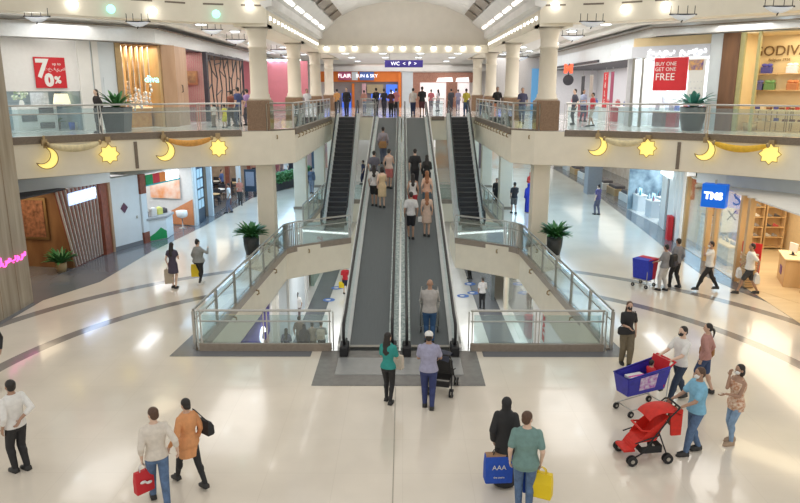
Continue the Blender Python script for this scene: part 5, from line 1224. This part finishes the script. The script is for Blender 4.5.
def shoulderbag(label,Mw,x,y,z,w,h,d,m,sx,H,face,strap=True,rzoff=PI/2):
    p=Mw@Vector((x,y,z)); t=thing('handbag',label,'bag',tuple(p),R(face)+rzoff)
    part('body',MB().rings([[(-w/2*a,-d/2*b,q),(w/2*a,-d/2*b,q),(w/2*a,d/2*b,q),(-w/2*a,d/2*b,q)] for q,a,b in((0,.9,.8),(.03,1,1),(h*.7,1,.9),(h,.85,.4))]),m,t)
    if strap:
        sh=Mw@Vector((sx*.085*H,0,.845*H)); v=Matrix.Rotation(-(R(face)+rzoff),3,'Z')@(sh-p)
        part('strap',MB().tube([(-w*.36,0,h-.02),tuple(v+Vector((-.02,0,0))),tuple(v+Vector((.02,0,0))),(w*.36,0,h-.02)],.009,6),m,t)
    return t
CAMO=mat('floral_orange_brown',(.50,.20,.09),.8,col2=(.85,.70,.55),nscale=22)
PLAID=mat('plaid_cloth',(.40,.36,.36),.8,col2=(.12,.12,.16),nscale=24)
# ---- foreground
_,hd,Mw=person('guard in a white shirt and black trousers, one hand behind his back',ht(9,379,1.76),1.76,62,('half',WHITE),('trousers',BLACK),('short',HAIRB),SKIN2,.03,('down',(-.10,-.10,-.20)),near=True,hpitch=-18)
person('person in black trousers striding past at the very left edge beside the guard',at(-5,386),1.72,200,('long',BLACK),('trousers',BLACK),('short',HAIRB),SKIN2,.16,near=True)
_,hd,Mw=person('man in a cream shirt and blue jeans walking away, red bag in his left hand',ht(152,407,1.74),1.74,28,('half',col(.72,.66,.58)),('trousers',JEANS),('short',HAIRBR),SKIN3,.13,('down',(.09,-.03,-.26)),near=True,hyaw=25)
bag('glossy red gift bag with a white bow, hanging beside the man in the cream shirt',hd[0],.30,.38,.11,M['red'],R(48),.12,WHITE)
bowp=hd[0]; single('gift_bow',MB().ell((-.05,0,.02),(.05,.02,.025)).ell((.05,0,-.02),(.05,.02,.025)).ell((0,0,0),(.02,.02,.02)),WHITE,'white bow on the front of the red gift bag','bow',tuple(Vector(bowp)+Matrix.Rotation(R(48),3,'Z')@Vector((0,-.085,-.30))),R(48))
_,hd,Mw=person('woman in a long orange top and black leggings walking beside the man in cream',ht(185,398,1.63),1.63,52,('long',col(.72,.33,.14)),('leggings',BLACK),('bun',HAIRB),SKIN,.19,((.12,.02,-.26),'down'),female=True,near=True,hem=.36,fat=1.08)
shoulderbag('black leather shoulder bag on the woman in orange',Mw,.27,-.12,.92,.32,.24,.13,BLACK,1,1.63,52)
_,hd,Mw=person('woman with long black hair in a teal top and black trousers at the walkway foot',ht(388,332,1.62),1.62,-18,('tee',col(.03,.30,.27)),('leggings',BLACK),('long',HAIRB),SKIN,.05,('bent','bent'),female=True,near=True,hyaw=-15)
bag('cream canvas tote bag held by the woman in teal',hd[1],.34,.32,.12,col(.75,.66,.55),R(-30),.06)
_,hd,Mw=person('man in a white cap, lavender shirt and navy jeans pushing a black stroller',ht(429,331,1.74),1.74,-4,('tee',col(.36,.36,.50)),('trousers',col(.035,.05,.16)),('short',HAIRB,'cap'),SKIN2,.04,('bent',(.02,.19,-.20)),near=True,fat=1.12)
MS=Mw
_,hd,Mw=person('woman in a long black robe and black headscarf holding a blue shopping bag',ht(507,397,1.64),1.64,-12,('robe',BLACK),None,('hijab',BLACK),SKIN,0,('down','down'),female=True,near=True,mask=WHITE)
bag('large blue reusable shopping bag with white logo beside the woman in black',(hd[0][0]+.06,hd[0][1]-.17,hd[0][2]),.46,.50,.20,col(.02,.09,.50),R(4),.10,letter=[('AAA',0,.30,.12,WHITE),('the store',0,.12,.05,WHITE)],flap=col(.42,.25,.15),hm=BLACK,taper=.98)
_,hd,Mw=person('man in a grey green t-shirt and blue jeans seen from behind, yellow bag in hand',ht(528,411,1.77),1.77,-8,('tee',col(.17,.29,.27)),('trousers',JEANS),('short',HAIRBR),SKIN3,.02,('down','down'),near=True,fat=1.16,hyaw=-30,mask=BLACK,hem=.455)
part('undershirt_hem',MB().loft([(0,0,.437*1.77,.2,.145),(0,0,.462*1.77,.2,.145)],20),WHITE,_) if False else None
bag('yellow plastic shopping bag in the right hand of the man in grey green',(hd[1][0]+.03,hd[1][1],hd[1][2]),.34,.42,.16,M['yellow'],R(-25),.10)
bag('blue shopping bag hanging behind the yellow bag of the man in grey green',(hd[1][0]-.10,hd[1][1]+.20,hd[1][2]),.26,.46,.14,col(.02,.09,.50),R(-5),.10,hm=WHITE)
_,hd,Mw=person('woman in a black t-shirt, olive trousers and face mask',ht(630,301,1.64),1.64,176,('tee',BLACK),('wide',col(.17,.14,.09)),('long',HAIRBR),SKIN,.05,('down',(-.06,.16,-.15)),female=True,near=True,mask=BLACK)
shoulderbag('small black handbag at the hip of the woman in the black t-shirt',Mw,.14,.16,.84,.26,.19,.08,BLACK,-1,1.64,176,True,0)
_,hd,Mw=person('man in a white t-shirt, black mask and dark jeans pushing the blue trolley',ht(684,326,1.74),1.74,112,('tee',WHITE),('trousers',col(.03,.05,.09)),('short',HAIRB),SKIN3,.17,((.0,.24,-.17),(.0,.24,-.17)),near=True,mask=BLACK)
MC=Mw
_,hd,Mw=person('woman in a dusty pink blouse and denim shorts walking beside the man with the trolley',ht(709,323,1.64),1.64,48,('long',col(.48,.25,.22)),('shorts',col(.04,.07,.16)),('tail',HAIRB),SKIN,.12,('down','down'),female=True,near=True,hyaw=30)
shoulderbag('tan brown handbag of the woman in the dusty pink blouse',Mw,.24,.05,.80,.30,.22,.12,col(.38,.18,.06),1,1.64,48)
_,hd,Mw=person('man in a light blue shirt and blue jeans pushing the red stroller',ht(701,367,1.72),1.72,98,('tee',col(.22,.48,.66)),('trousers',JEANS),('short',HAIRBR),SKIN2,.10,((.0,.23,-.19),(.0,.23,-.19)),near=True,fat=1.1,mask=WHITE)
MR=Mw
_,hd,Mw=person('woman in an orange brown floral top and blue jeans, one hand at her face',ht(741,364,1.62),1.62,102,('tank',CAMO),('leggings',LJEANS),('bob',HAIRB),SKIN2,.04,((-.06,.17,-.14),(-.05,.10,.05)),female=True,near=True,shoes=col(.45,.32,.22),hem=.44,fat=1.06,mask=WHITE)
q=Mw@Vector((-.22,.14,.86)); single('white_cup',MB().loft([(0,0,0,.03,.03),(0,0,.11,.04,.04)],12),WHITE,'small white paper cup held low by the woman in the floral top','cup',tuple(q),0) if False else None
# ---- trolley and strollers
def wheel(x,y,r,w,t,m=None):
    q=part('wheel',MB().tube([(x-w/2,y,r),(x+w/2,y,r)],[r,r],16,False),m or BLACK,t); part('hub',MB().tube([(x-w/2-.006,y,r),(x+w/2+.006,y,r)],[r*.4,r*.4],10,False),M['steel'],q); return q
def trolley(label,Mw,dist,m,m2,kid=False,tilt=0.,full=True,z0=0.,face=0):
    p=Mw@Vector((0,dist,0)); t=thing('shopping_trolley',label,'trolley',tuple(p),R(face)); t.rotation_euler=(tilt,0,R(face))
    wr=MB(); L=1.05
    def rail(y,z,w): return [(-w,y,z),(w,y,z)]
    top=[(-.27,.02,1.0),(.27,.02,1.0),(.23,L,.86),(-.23,L,.86)]; bot=[(-.22,.10,.52),(.22,.10,.52),(.17,L-.06,.46),(-.17,L-.06,.46)]
    if kid:
        for a,b in((0,1),(1,2),(2,3),(3,0)):
            A,B_,Cc,D_=Vector(top[a]),Vector(top[b]),Vector(bot[b]),Vector(bot[a]); n=(B_-A).cross(D_-A).normalized()*.012
            w_=MB().rings([[tuple(v+n*k) for v in(A,B_,Cc,D_)] for k in(-1,1)])
            part('basket_side',w_,m,t)
        part('basket_floor',MB().rings([[(x,y,z+k) for x,y,z in bot] for k in(-.012,.012)]),m,t)
        part('rim',MB().tube(top,.022,8,True,True),m2,t)
        def sp(sd,u,v,o): 
            a,b=(Vector(top[1]),Vector(top[2])) if sd>0 else (Vector(top[0]),Vector(top[3])); c,d=(Vector(bot[1]),Vector(bot[2])) if sd>0 else (Vector(bot[0]),Vector(bot[3])); return tuple(a.lerp(b,u).lerp(c.lerp(d,u),v)+Vector((sd*o,0,0)))
        for sd in(-1,1): part('side_graphic',MB().rings([[sp(sd,u,v,o) for u,v in((.3,.12),(.72,.12),(.72,.8),(.3,.8))] for o in(.012,.022)]),mat('white_purple_graphic',(.75,.72,.80),.5,col2=(.45,.12,.5),nscale=12),t)
        part('seat_back',MB().rings([[(-.24,y,z),(.24,y,z),(.24,y+.02,z),(-.24,y+.02,z)] for y,z in((.12,.55),(.02,1.12))]),M['red'],t)
        part('handle',MB().tube([(-.27,.04,1.0),(-.27,-.10,1.08),(.27,-.10,1.08),(.27,.04,1.0)],.022,8),M['red'],t)
    else:
        for i in range(9):
            u=i/8; wr.tube([(-.27+.04*u,L*u,1.0-.14*u),(-.22+.05*u,.1+(L-.16)*u,.52-.06*u),(.22-.05*u,.1+(L-.16)*u,.52-.06*u),(.27-.04*u,L*u,1.0-.14*u)],.007,5)
        for v in(.0,.25,.5,.75,1.):
            wr.tube([tuple(Vector(top[k]).lerp(Vector(bot[k]),v)) for k in range(4)],.008,5,True,True)
        part('basket',wr,M['steel'],t)
        part('handle',MB().tube([(-.27,.02,1.0),(-.27,-.08,1.05),(.27,-.08,1.05),(.27,.02,1.0)],.02,8),m2,t)
    part('frame',MB().tube([(-.24,.0,.9),(-.25,.05,.2),(-.22,L-.1,.15)],.014,6).tube([(.24,.0,.9),(.25,.05,.2),(.22,L-.1,.15)],.014,6).tube([(-.22,L-.15,.15),(.22,L-.15,.15)],.012,6).tube([(-.25,.08,.18),(.25,.08,.18)],.012,6),M['steel'],t)
    for x in(-.23,.23):
        for y in(.06,L-.12): wheel(x,y,.07,.035,t)
    return t
NV=mat('trolley_blue_plastic',(.03,.03,.36),.4,noise=.15,nscale=9)
trolley('deep blue plastic family trolley with red child seat pushed by the man in white',MC,.50,NV,NV,True,0,face=112)
pc=MC@Vector((0,.78,.36)); person('small child with dark hair in red sitting in the blue trolley',tuple(pc),.95,300,('tee',M['red']),('trousers',BLACK),('short',HAIRB),SKIN,0,('bent','bent'),sit=True)
q=MC@Vector((0,1.15,.50)); t=thing('cardboard_box','white carton lying in the front of the blue trolley','box',tuple(q),R(112)); part('body',MB().rbox(-.15,.15,-.2,.2,0,.30,.01),WHITE,t); part('tape',MB().box(-.03,.03,-.2,.2,.3,.302),col(.6,.1,.35),t)
_,hd,Mp=person('woman in a grey vest and light grey trousers behind the blue and red trolley',ht(667,244,1.62),1.62,40,('tee',col(.25,.25,.26)),('trousers',col(.50,.49,.48)),('short',HAIRB),SKIN2,.06,((.0,.2,-.2),(.0,.2,-.2)),female=True,fat=1.1)
ML=Mp
person('man in a grey jacket with a black backpack strap beside the blue and red trolley',ht(679,238,1.74),1.74,30,('long',col(.22,.23,.26)),('trousers',BLACK),('short',HAIRB),SKIN2,.08,((.04,.1,-.25),'down'))
q=Mp@Vector((.22,-.12,.85)); t=thing('backpack','dark backpack on the back of the woman with the trolley','bag',tuple(q),R(40)); part('body',MB().rbox(-.2,.14,-.14,.04,0,.42,.05),BLACK,t); part('pocket',MB().rbox(-.15,.09,-.18,-.14,.04,.2,.02),col(.05,.05,.07),t)
p=ML@Vector((0,.42,0)); t=thing('shopping_trolley','tall narrow trolley with blue and red side bins near the right passage','trolley',tuple(p),R(40))
part('bin',MB().rings([[(-.3*a,-.0,z),(0,-.0,z),(0,.6,z),(-.3*a,.6,z)] for z,a in((.3,.7),(1.0,1.1))]),col(.03,.05,.5),t); part('bin',MB().rings([[(.01,-.0,z),(.3*a,-.0,z),(.3*a,.6,z),(.01,.6,z)] for z,a in((.3,.7),(1.0,1.1))]),col(.5,.02,.06),t)
part('handle',MB().tube([(-.28,.0,1.0),(-.28,-.1,1.05),(.28,-.1,1.05),(.28,0,1.0)],.018,6),M['red'],t)
part('frame',MB().tube([(-.25,.05,.9),(-.25,.05,.15),(-.25,.6,.13)],.014,6).tube([(.25,.05,.9),(.25,.05,.15),(.25,.6,.13)],.014,6).box(-.25,.25,.04,.58,.26,.3),M['steel'],t)
for x in(-.25,.25):
    for y in(.06,.56): wheel(x,y,.065,.03,t)
def stroller(label,Mw,dist,face,mc,mh,dx=0.):
    p=Mw@Vector((dx,dist,0)); t=thing('stroller',label,'stroller',tuple(p),R(face))
    # local: handle at y=0, z 1.02; front towards +Y
    def both(f): m=MB(); [f(m,s) for s in(-1,1)]; return m
    part('frame',both(lambda m,s: (m.tube([(s*.24,-.02,1.03),(s*.25,.12,.9),(s*.26,.62,.22),(s*.26,.80,.12)],.014,8),m.tube([(s*.25,.32,.62),(s*.27,.12,.12)],.013,8),m.tube([(s*.25,.3,.55),(s*.25,.75,.42)],.012,8))),BLACK,t)
    part('handlebar',MB().tube([(-.24,-.02,1.03),(-.2,-.07,1.05),(.2,-.07,1.05),(.24,-.02,1.03)],.018,8),BLACK,t)
    part('seat',MB().rings([[(-.2,y,z),(.2,y,z),(.2,y+.03,z-.04),(-.2,y+.03,z-.04)] for y,z in((.14,.90),(.30,.52),(.36,.46),(.62,.44),(.70,.36),(.76,.26))]),mc,t)
    for s_ in(-.22,.20): part('side_panel',MB().rings([[(s_+o,y,z) for y,z in((.14,.9),(.34,.44),(.64,.42),(.5,.62))] for o in(0,.02)]),mc,t)
    rs=[]
    for i in range(8):
        a=R(15+i*18); rs.append([(x,.16+.36*math.cos(a)*1.,.78+.27*math.sin(a)*(1-.25*(x/.24)**2)) for x in(-.24,-.18,-.08,0,.08,.18,.24)])
    cp=MB().rings(rs,True,False,False); cp2=[[ (x*.97,.16+(y-.16)*.94,.78+(z-.78)*.94) for x,y,z in r] for r in rs]; cp.rings(list(reversed(cp2)),True,False,False)
    part('canopy',cp,mh,t)
    part('footrest',MB().rbox(-.18,.18,.70,.92,.22,.26,.01),mc,t)
    part('bumper_bar',MB().tube([(-.22,.42,.62),(-.2,.62,.64),(.2,.62,.64),(.22,.42,.62)],.02,8),mh,t)
    part('basket',MB().rings([[(-.2,.2,z),(.2,.2,z),(.2,.6,z),(-.2,.6,z)] for z in(.18,.32)],False,False),BLACK,t)
    for x in(-.27,.27):
        for y in(.12,.80):
            for o in(-.03,.03): wheel(x+o,y,.095,.025,t)
    return t
RED2=mat('stroller_red',(.62,.02,.01),.6,noise=.1,nscale=12)
stroller('bright red stroller with black wheels pushed by the man in light blue',MR,.52,98,RED2,RED2)
p=MR@Vector((.0,.42,1.0)); bag('olive green tote hanging from the handle of the red stroller',tuple(p),.26,.28,.12,col(.09,.09,.03),R(98),.14)
p=MR@Vector((-.18,.50,1.0)); single('red_cloth',MB().rings([[(-.02,-.12,z),(.02,-.12,z),(.02,.12+.1*z,z),(-.02,.12+.1*z,z)] for z in(-.5,0)]),RED2,'red cloth hanging down behind the canopy of the red stroller','cloth',tuple(p),R(98))
stroller('black folding stroller in front of the man in the white cap',MS,.50,-14,BLACK,col(.03,.035,.06),.20)
p=MS@Vector((.22,1.0,.34)); single('blue_bag',MB().loft([(0,0,0,.12,.1),(0,0,.06,.17,.14),(0,0,.12,.1,.08)],14),col(.03,.07,.35),'blue bundle in the bottom of the black stroller','bag',tuple(MS@Vector((.26,.92,.10))),0) if False else None
# ---- middle distance on the ground floor
_,hd,Mw=person('woman in a short dark dress with long black hair walking on the left',ht(171,242,1.62),1.62,-6,('dress',col(.06,.05,.08),.33),None,('long',HAIRB),SKIN3,.03,('down','bent'),female=True)
bag('beige tote bag of the woman in the short dark dress',hd[0],.3,.5,.12,col(.5,.42,.32),R(20),.08)
_,hd,Mw=person('woman in a grey top and black leggings with a yellow bag in her left hand',ht(197,239,1.62),1.62,-35,('long',col(.28,.29,.28)),('leggings',BLACK),('topbun',HAIRB),SKIN,.05,('down',(.06,.14,.0)),female=True,fat=1.3,shoes=SHOEW)
bag('bright yellow shopping bag of the woman in the grey top',hd[0],.34,.44,.14,M['yellow'],R(5),.05)
person('man in a white shirt and black trousers striding left in front of the shoe shop',ht(712,241,1.73),1.73,84,('tee',WHITE),('trousers',BLACK),('short',HAIRB),SKIN2,.22,('face','swb'),mask=WHITE)
_,hd,Mw=person('man in a white t-shirt and dark shorts walking left with white bags',ht(753,243,1.76),1.76,74,('tee',WHITE),('shorts',col(.05,.05,.05)),('short',HAIRB),SKIN2,.19,('swb','fwd'),fat=1.08)
for i,s in enumerate(('front','rear')): bag('white plastic bag in the %s hand of the man in dark shorts'%s,hd[1-i],.3,.3,.14,WHITE,R(74),.05)
F_=[(311,167,1.74,0,'jacket',(.10,.14,.22),'trousers',(.18,.22,.30),'short','man in a blue grey jacket standing beyond the left pillars'),
(299,173,1.7,20,'tee',(.1,.1,.14),'trousers',(.05,.05,.07),'short','dark clothed man half hidden by the second left pillar'),
(497,178,1.66,160,'long',(.03,.03,.035),'trousers',(.03,.03,.03),'short','person in black looking at a phone beside the right pillars'),
(515,182,1.74,10,'tee',(.02,.02,.025),'shorts',(.12,.12,.12),'short','man in a black t-shirt and grey shorts between the right pillars'),
(529,183,1.64,10,'robe',(.02,.04,.42),None,(0,0,0),'hijab','woman in a long royal blue robe beside the nearest right pillar'),
(531,172,1.66,170,'robe',(.55,.04,.03),None,(0,0,0),'hijab','person in a long red robe behind the woman in royal blue'),
(363,160,1.74,80,'tee',(.03,.04,.10),'trousers',(.02,.02,.06),'short','man in dark blue seen between left escalator and walkway'),
(599,184,1.68,30,'tee',(.10,.08,.2),'trousers',(.1,.1,.15),'short','person in dark clothes walking right of the nearest right pillar'),
(228,183,1.66,100,'tee',(.7,.7,.7),'trousers',(.15,.15,.2),'short','person in a white shirt outside the left restaurant'),
(239,178,1.6,200,'tee',(.5,.2,.15),'trousers',(.05,.05,.05),'long','person in a red top outside the left restaurant'),
(285,158,1.66,150,'tee',(.75,.75,.75),'trousers',(.2,.2,.3),'short','person in a white t-shirt behind the green hedge'),
(277,160,1.66,250,'tee',(.35,.1,.1),'trousers',(.1,.1,.1),'short','person in a dark red shirt behind the green hedge')]
def simple(row,loc=None,z=0.,mode=None):
    x,y,h,fc,kt,c,kb,c2,hr,lab=row
    l=loc or (hramp(x,y,h) if mode=='ramp' else ht(x,y,h,z))
    fem=hr in('long','hijab','tail','bun','bob')
    return person(lab,l,h,fc,(kt,col(*c)) if kt!='dress' else (kt,col(*c),.3),(kb,col(*c2)) if kb else None,(hr,col(*c) if hr=='hijab' else HAIRB if 'ginger' not in lab else HAIRG),random.choice([SKIN,SKIN2,SKIN3]),random.choice([.02,.05,.08]) if mode!='ramp' else .02,('down',random.choice(['down','bent'])),female=fem,fat=1.0)
for r in F_: simple(r)
# ---- on the moving walkways
RW=[(383,127,1.72,0,'half',(.30,.27,.30),'trousers',(.12,.14,.2),'short','man in a checked shirt with a brown bag, upper part of the left walkway'),
(374,151,1.66,-10,'tee',(.12,.12,.15),'trousers',(.04,.04,.05),'short','person in dark grey leaning on the handrail of the left walkway'),
(389,149,1.68,-20,'tank',(.65,.50,.42),'shorts',(.70,.22,.20),'bun','woman in pink shorts with a dark pack on the left walkway'),
(374,165,1.64,0,'tee',(.62,.60,.58),'shorts',(.02,.02,.02),'long','woman in a white top and black shorts, lowest on the left walkway'),
(382,167,1.62,10,'tank',(.66,.50,.30),'skirt',(.66,.50,.30),'bob','woman in a beige dress beside the lowest woman on the left walkway'),
(415,149,1.76,0,'tee',(.02,.02,.022),'trousers',(.03,.03,.035),'short','broad man in a black t-shirt high on the right walkway'),
(427,155,1.62,0,'long',(.02,.02,.02),'trousers',(.02,.02,.02),'long','woman all in black beside the broad man on the right walkway'),
(413,174,1.62,0,'tank',(.72,.70,.68),'shorts',(.5,.04,.05),'long','woman in a white top and red shorts in the middle of the right walkway'),
(427,171,1.66,0,'tank',(.70,.42,.30),'trousers',(.10,.16,.2),'long','woman with ginger hair in the middle of the right walkway'),
(411,192,1.70,5,'tee',(.60,.60,.60),'shorts',(.02,.02,.025),'short','man in a pale t-shirt and black shorts lower on the right walkway'),
(427,192,1.62,0,'dress',(.58,.43,.34),None,(0,0,0),'long','woman in a tan dress with ginger hair and a white bag on the right walkway')]
for i,r in enumerate(RW):
    _,hd,Mw=simple(r,None,0,'ramp')
    if i==0: shoulderbag('brown shoulder bag behind the man in the checked shirt on the left walkway',Mw,.0,-.28,.75,.34,.32,.12,col(.30,.16,.06),1,1.7,0,True,0)
    if i==10: bag('small white handbag of the woman in the tan dress',hd[0],.24,.18,.1,WHITE,0,.03)
_,hd,Mw=person('bald man in a grey shirt and jeans low on the right walkway',hramp(430,280,1.76),1.76,-2,('half',col(.44,.42,.40)),('trousers',col(.04,.11,.24)),None,SKIN2,.02,((.0,.24,-.17),(.0,.24,-.17)),near=True,fat=1.12)
sl=math.atan(Z2/(RY1-RY0))
trolley('empty steel wire trolley on the right walkway ahead of the bald man',Mw@Matrix.Rotation(sl,4,'X'),.50,M['steel'],M['steel'],tilt=sl,face=-2)
# ---- lower floor
LW=[(345,265,1.72,10,'tee',(.55,.02,.03),'shorts',(.03,.03,.06),'short','man in a red t-shirt and dark shorts on the lower floor'),
(297,292,1.62,20,'tee',(.7,.68,.66),'trousers',(.25,.2,.2),'tail','woman in white standing by the grey floor strip on the lower floor'),
(286,328,1.62,0,'long',(.10,.11,.17),'trousers',(.05,.05,.08),'long','woman in a navy top behind the left railing on the lower floor'),
(304,324,1.6,0,'robe',(.05,.04,.05),None,(0,0,0),'hijab','woman in a black robe in the group behind the left railing'),
(299,316,1.74,0,'tee',(.30,.24,.2),'trousers',(.15,.13,.12),'short','tall man in brown at the back of the group behind the left railing'),
(312,322,1.66,0,'long',(.34,.28,.22),'trousers',(.2,.17,.14),'short','person in tan in the group behind the left railing'),
(321,321,1.7,0,'long',(.35,.34,.32),'trousers',(.04,.04,.04),'short','man with a beige backpack in the group behind the left railing'),
(483,277,1.76,5,'tee',(.62,.60,.60),'trousers',(.02,.02,.025),'short','man in a white shirt and black trousers on the lower right floor'),
(471,252,1.72,60,'tee',(.06,.06,.08),'trousers',(.02,.02,.02),'short','person in black walking on the far part of the lower right floor')]
for i,r in enumerate(LW):
    _,hd,Mw=simple(r,None,Z0)
    if i==0: bag('yellow bag of the man in the red t-shirt on the lower floor',hd[0],.3,.36,.12,M['yellow'],0,.05)
    if i==6:
        q=Mw@Vector((0,-.22,.98)); t=thing('backpack','beige backpack on the man in the group behind the left railing','bag',tuple(q),0); part('body',MB().rbox(-.17,.17,-.12,.08,0,.42,.06),col(.55,.48,.38),t); part('pocket',MB().rbox(-.12,.12,-.15,-.12,.04,.2,.02),col(.45,.38,.28),t)
# ---- upper floor
UP=[(346.5,43.4,1.76,175,'jacket',(.02,.02,.025),'trousers',(.03,.03,.05),'short','man in black with a yellow shirt front at the head of the left escalator'),
(466,43.2,1.70,10,'tee',(.50,.42,.05),'trousers',(.06,.10,.2),'short','person in yellow and red with jeans at the head of the right escalator'),
(413,42.9,1.72,0,'tee',(.68,.62,.58),'trousers',(.03,.04,.10),'short','person in a pale top at the head of the right walkway'),
(422,42.6,1.82,0,'tee',(.02,.02,.022),'shorts',(.10,.03,.04),'short','tall man in black at the head of the right walkway'),
(376,45.5,1.74,20,'long',(.03,.03,.035),'trousers',(.03,.03,.03),'short','person in black behind the landing rail left of the walkways'),
(364,49,1.6,0,'tee',(.5,.25,.2),'trousers',(.2,.2,.3),'short','child sized person in red far behind the landing rail'),
(384,44.5,1.7,-10,'tee',(.03,.03,.05),'trousers',(.05,.05,.08),'short','man in navy at the head of the left walkway'),
(391,42.3,1.64,0,'tee',(.10,.03,.03),'trousers',(.02,.02,.02),'tail','woman in black and red stepping off the left walkway'),
(396,45.5,1.72,0,'tee',(.62,.22,.25),'trousers',(.03,.03,.04),'short','person in a pink t-shirt at the head of the left walkway'),
(431,52,1.66,0,'tee',(.45,.12,.14),'trousers',(.1,.1,.15),'short','person in dark red far behind the right landing'),
(438,54,1.66,40,'tee',(.65,.6,.65),'trousers',(.3,.25,.3),'long','person in white far behind the right landing'),
(451,53,1.7,0,'long',(.05,.05,.06),'trousers',(.04,.04,.06),'short','person in black near the far brick pier'),
(458,55,1.66,0,'tee',(.3,.28,.4),'trousers',(.2,.2,.3),'short','person in violet grey near the far brick pier'),
(337,47,1.68,20,'tee',(.7,.35,.12),'trousers',(.05,.05,.06),'short','person in an orange top behind the left escalator head'),
(497,38.5,1.78,180,'tee',(.02,.02,.022),'trousers',(.28,.29,.3),'short','man in a black t-shirt leaning at the right gallery railing'),
(522,34.0,1.72,170,'tee',(.05,.05,.10),'trousers',(.15,.17,.25),'short','man in navy leaning at the right gallery railing beside the column'),
(307,40,1.68,190,'tee',(.72,.72,.75),'trousers',(.30,.32,.4),'short','person in white at the left gallery railing between the columns'),
(97,26.6,1.64,150,'long',(.03,.025,.025),'trousers',(.04,.035,.035),'long','woman with dark hair beside the planter at the left gallery railing'),
(238,31.,1.74,60,'tee',(.05,.07,.18),'trousers',(.05,.06,.10),'short','man in navy in front of the black lattice screen'),
(231,31.4,1.6,60,'tee',(.25,.08,.05),'trousers',(.04,.03,.03),'short','person in brown in front of the black lattice screen'),
(224,30.,1.0,50,'tee',(.80,.65,.03),'shorts',(.6,.55,.05),'short','small child in bright yellow in front of the black lattice screen'),
(213,30.4,1.05,50,'tee',(.65,.55,.5),'trousers',(.2,.15,.12),'short','small child in beige in front of the black lattice screen'),
(247,32.,1.66,60,'tee',(.35,.22,.45),'trousers',(.08,.08,.1),'short','person in lilac half hidden by the nearest left column'),
(574,33,1.66,100,'tee',(.06,.06,.09),'trousers',(.04,.04,.05),'short','person in dark clothes in the upper right passage'),
(583,36,1.64,200,'tee',(.35,.40,.55),'trousers',(.05,.05,.1),'long','person in pale blue in the upper right passage'),
(592,31,1.5,90,'tee',(.45,.04,.06),'shorts',(.5,.45,.4),'short','short person in red by the upper right passage tables')]
for i,r in enumerate(UP):
    pxx,Y=r[0],r[1]; simple(r,px2(pxx,Y))
for i,(x,y,c) in enumerate(((5.6,1.35,(.7,.7,.7)),(7.6,1.55,(.4,.1,.1)),(10.6,1.45,(.1,.15,.35)),(14,1.55,(.7,.65,.6)),(16.2,1.75,(.1,.1,.1)))):
    p=N5.pt(x,y,.012); person(['person in white','person in dark red','person in blue','person in cream','person in black'][i]+' standing behind a restaurant table on the left',p,1.6,260,('tee',col(*c)),('trousers',BLACK),('short',HAIRB),SKIN)
# ---------------------------------------------------------------- light
EXPO=0.0
w=bpy.data.worlds.new('world'); SC.world=w; w.use_nodes=True
bg=w.node_tree.nodes['Background']; bg.inputs[0].default_value=(1.,.97,.92,1); bg.inputs[1].default_value=.82
def area(X,Y,Z,sx,sy,e,c=(1,1,1),rx=0.,ry=0.):
    l=bpy.data.lights.new('ceiling_light','AREA'); l.shape='RECTANGLE'; l.size=sx; l.size_y=sy; l.energy=e; l.color=c  # unseen area panels added to light each zone, apart from the modelled fixtures
    o=bpy.data.objects.new('ceiling_light',l); COL.objects.link(o); o.location=(X,Y,Z); o.rotation_euler=(rx,ry,0); return o
for s in(-1,1):
    area(s*8,33,9.0,3,12,300,(1,.97,.92))
    area(s*8,48,9.0,3,14,300,(1,.97,.95))
    area(s*12.5,25.5,9.0,2,4,85,(1,.97,.92))
    area(s*8.3,36,3.5,3,16,460,(.42,.70,1.))
    area(s*8.3,52,3.5,3,14,380,(.48,.74,1.))
    area(s*10.5,26.5,3.5,.6,2,22,(.95,.97,1.))
area(0,60,8.9,9,24,600,(1,.97,.95))
area(0,66,3.4,10,12,420,(.9,.96,1.))
area(0,36,9.0,5,13,190,(1,.97,.93),PI)  # added upward fill that brightens the vault, no fixture hangs here
area(0,33,-1.5,1.,7,70,(.93,.97,1.))
for s in(-1,1): area(s*3.5,32,-1.5,2.,2.,70,(.95,.98,1.)); area(s*4.,37.8,-4.8+3.2,.8,6,50,(.95,.98,1.))
for s in(-1,1): area(s*4.9,22.5,-1.45,.4,10,55,(1,.98,.95),0,s*.5)
area(0,50,-1.7,9,14,260,(.95,.98,1.))
# ---------------------------------------------------------------- camera, exposure
cd=bpy.data.cameras.new('camera'); cam=bpy.data.objects.new('camera',cd); COL.objects.link(cam)
cam.location=(0,0,CAMH); cam.rotation_euler=(PI/2-TH,0,YAW); cd.sensor_width=36; cd.lens=F/800*36; cd.clip_end=300
SC.camera=cam
bpy.data.scenes.remove(TSC)
vs_=SC.view_settings; vs_.view_transform='Standard'; vs_.look='None'; vs_.gamma=1; vs_.use_curve_mapping=False; vs_.exposure=EXPO
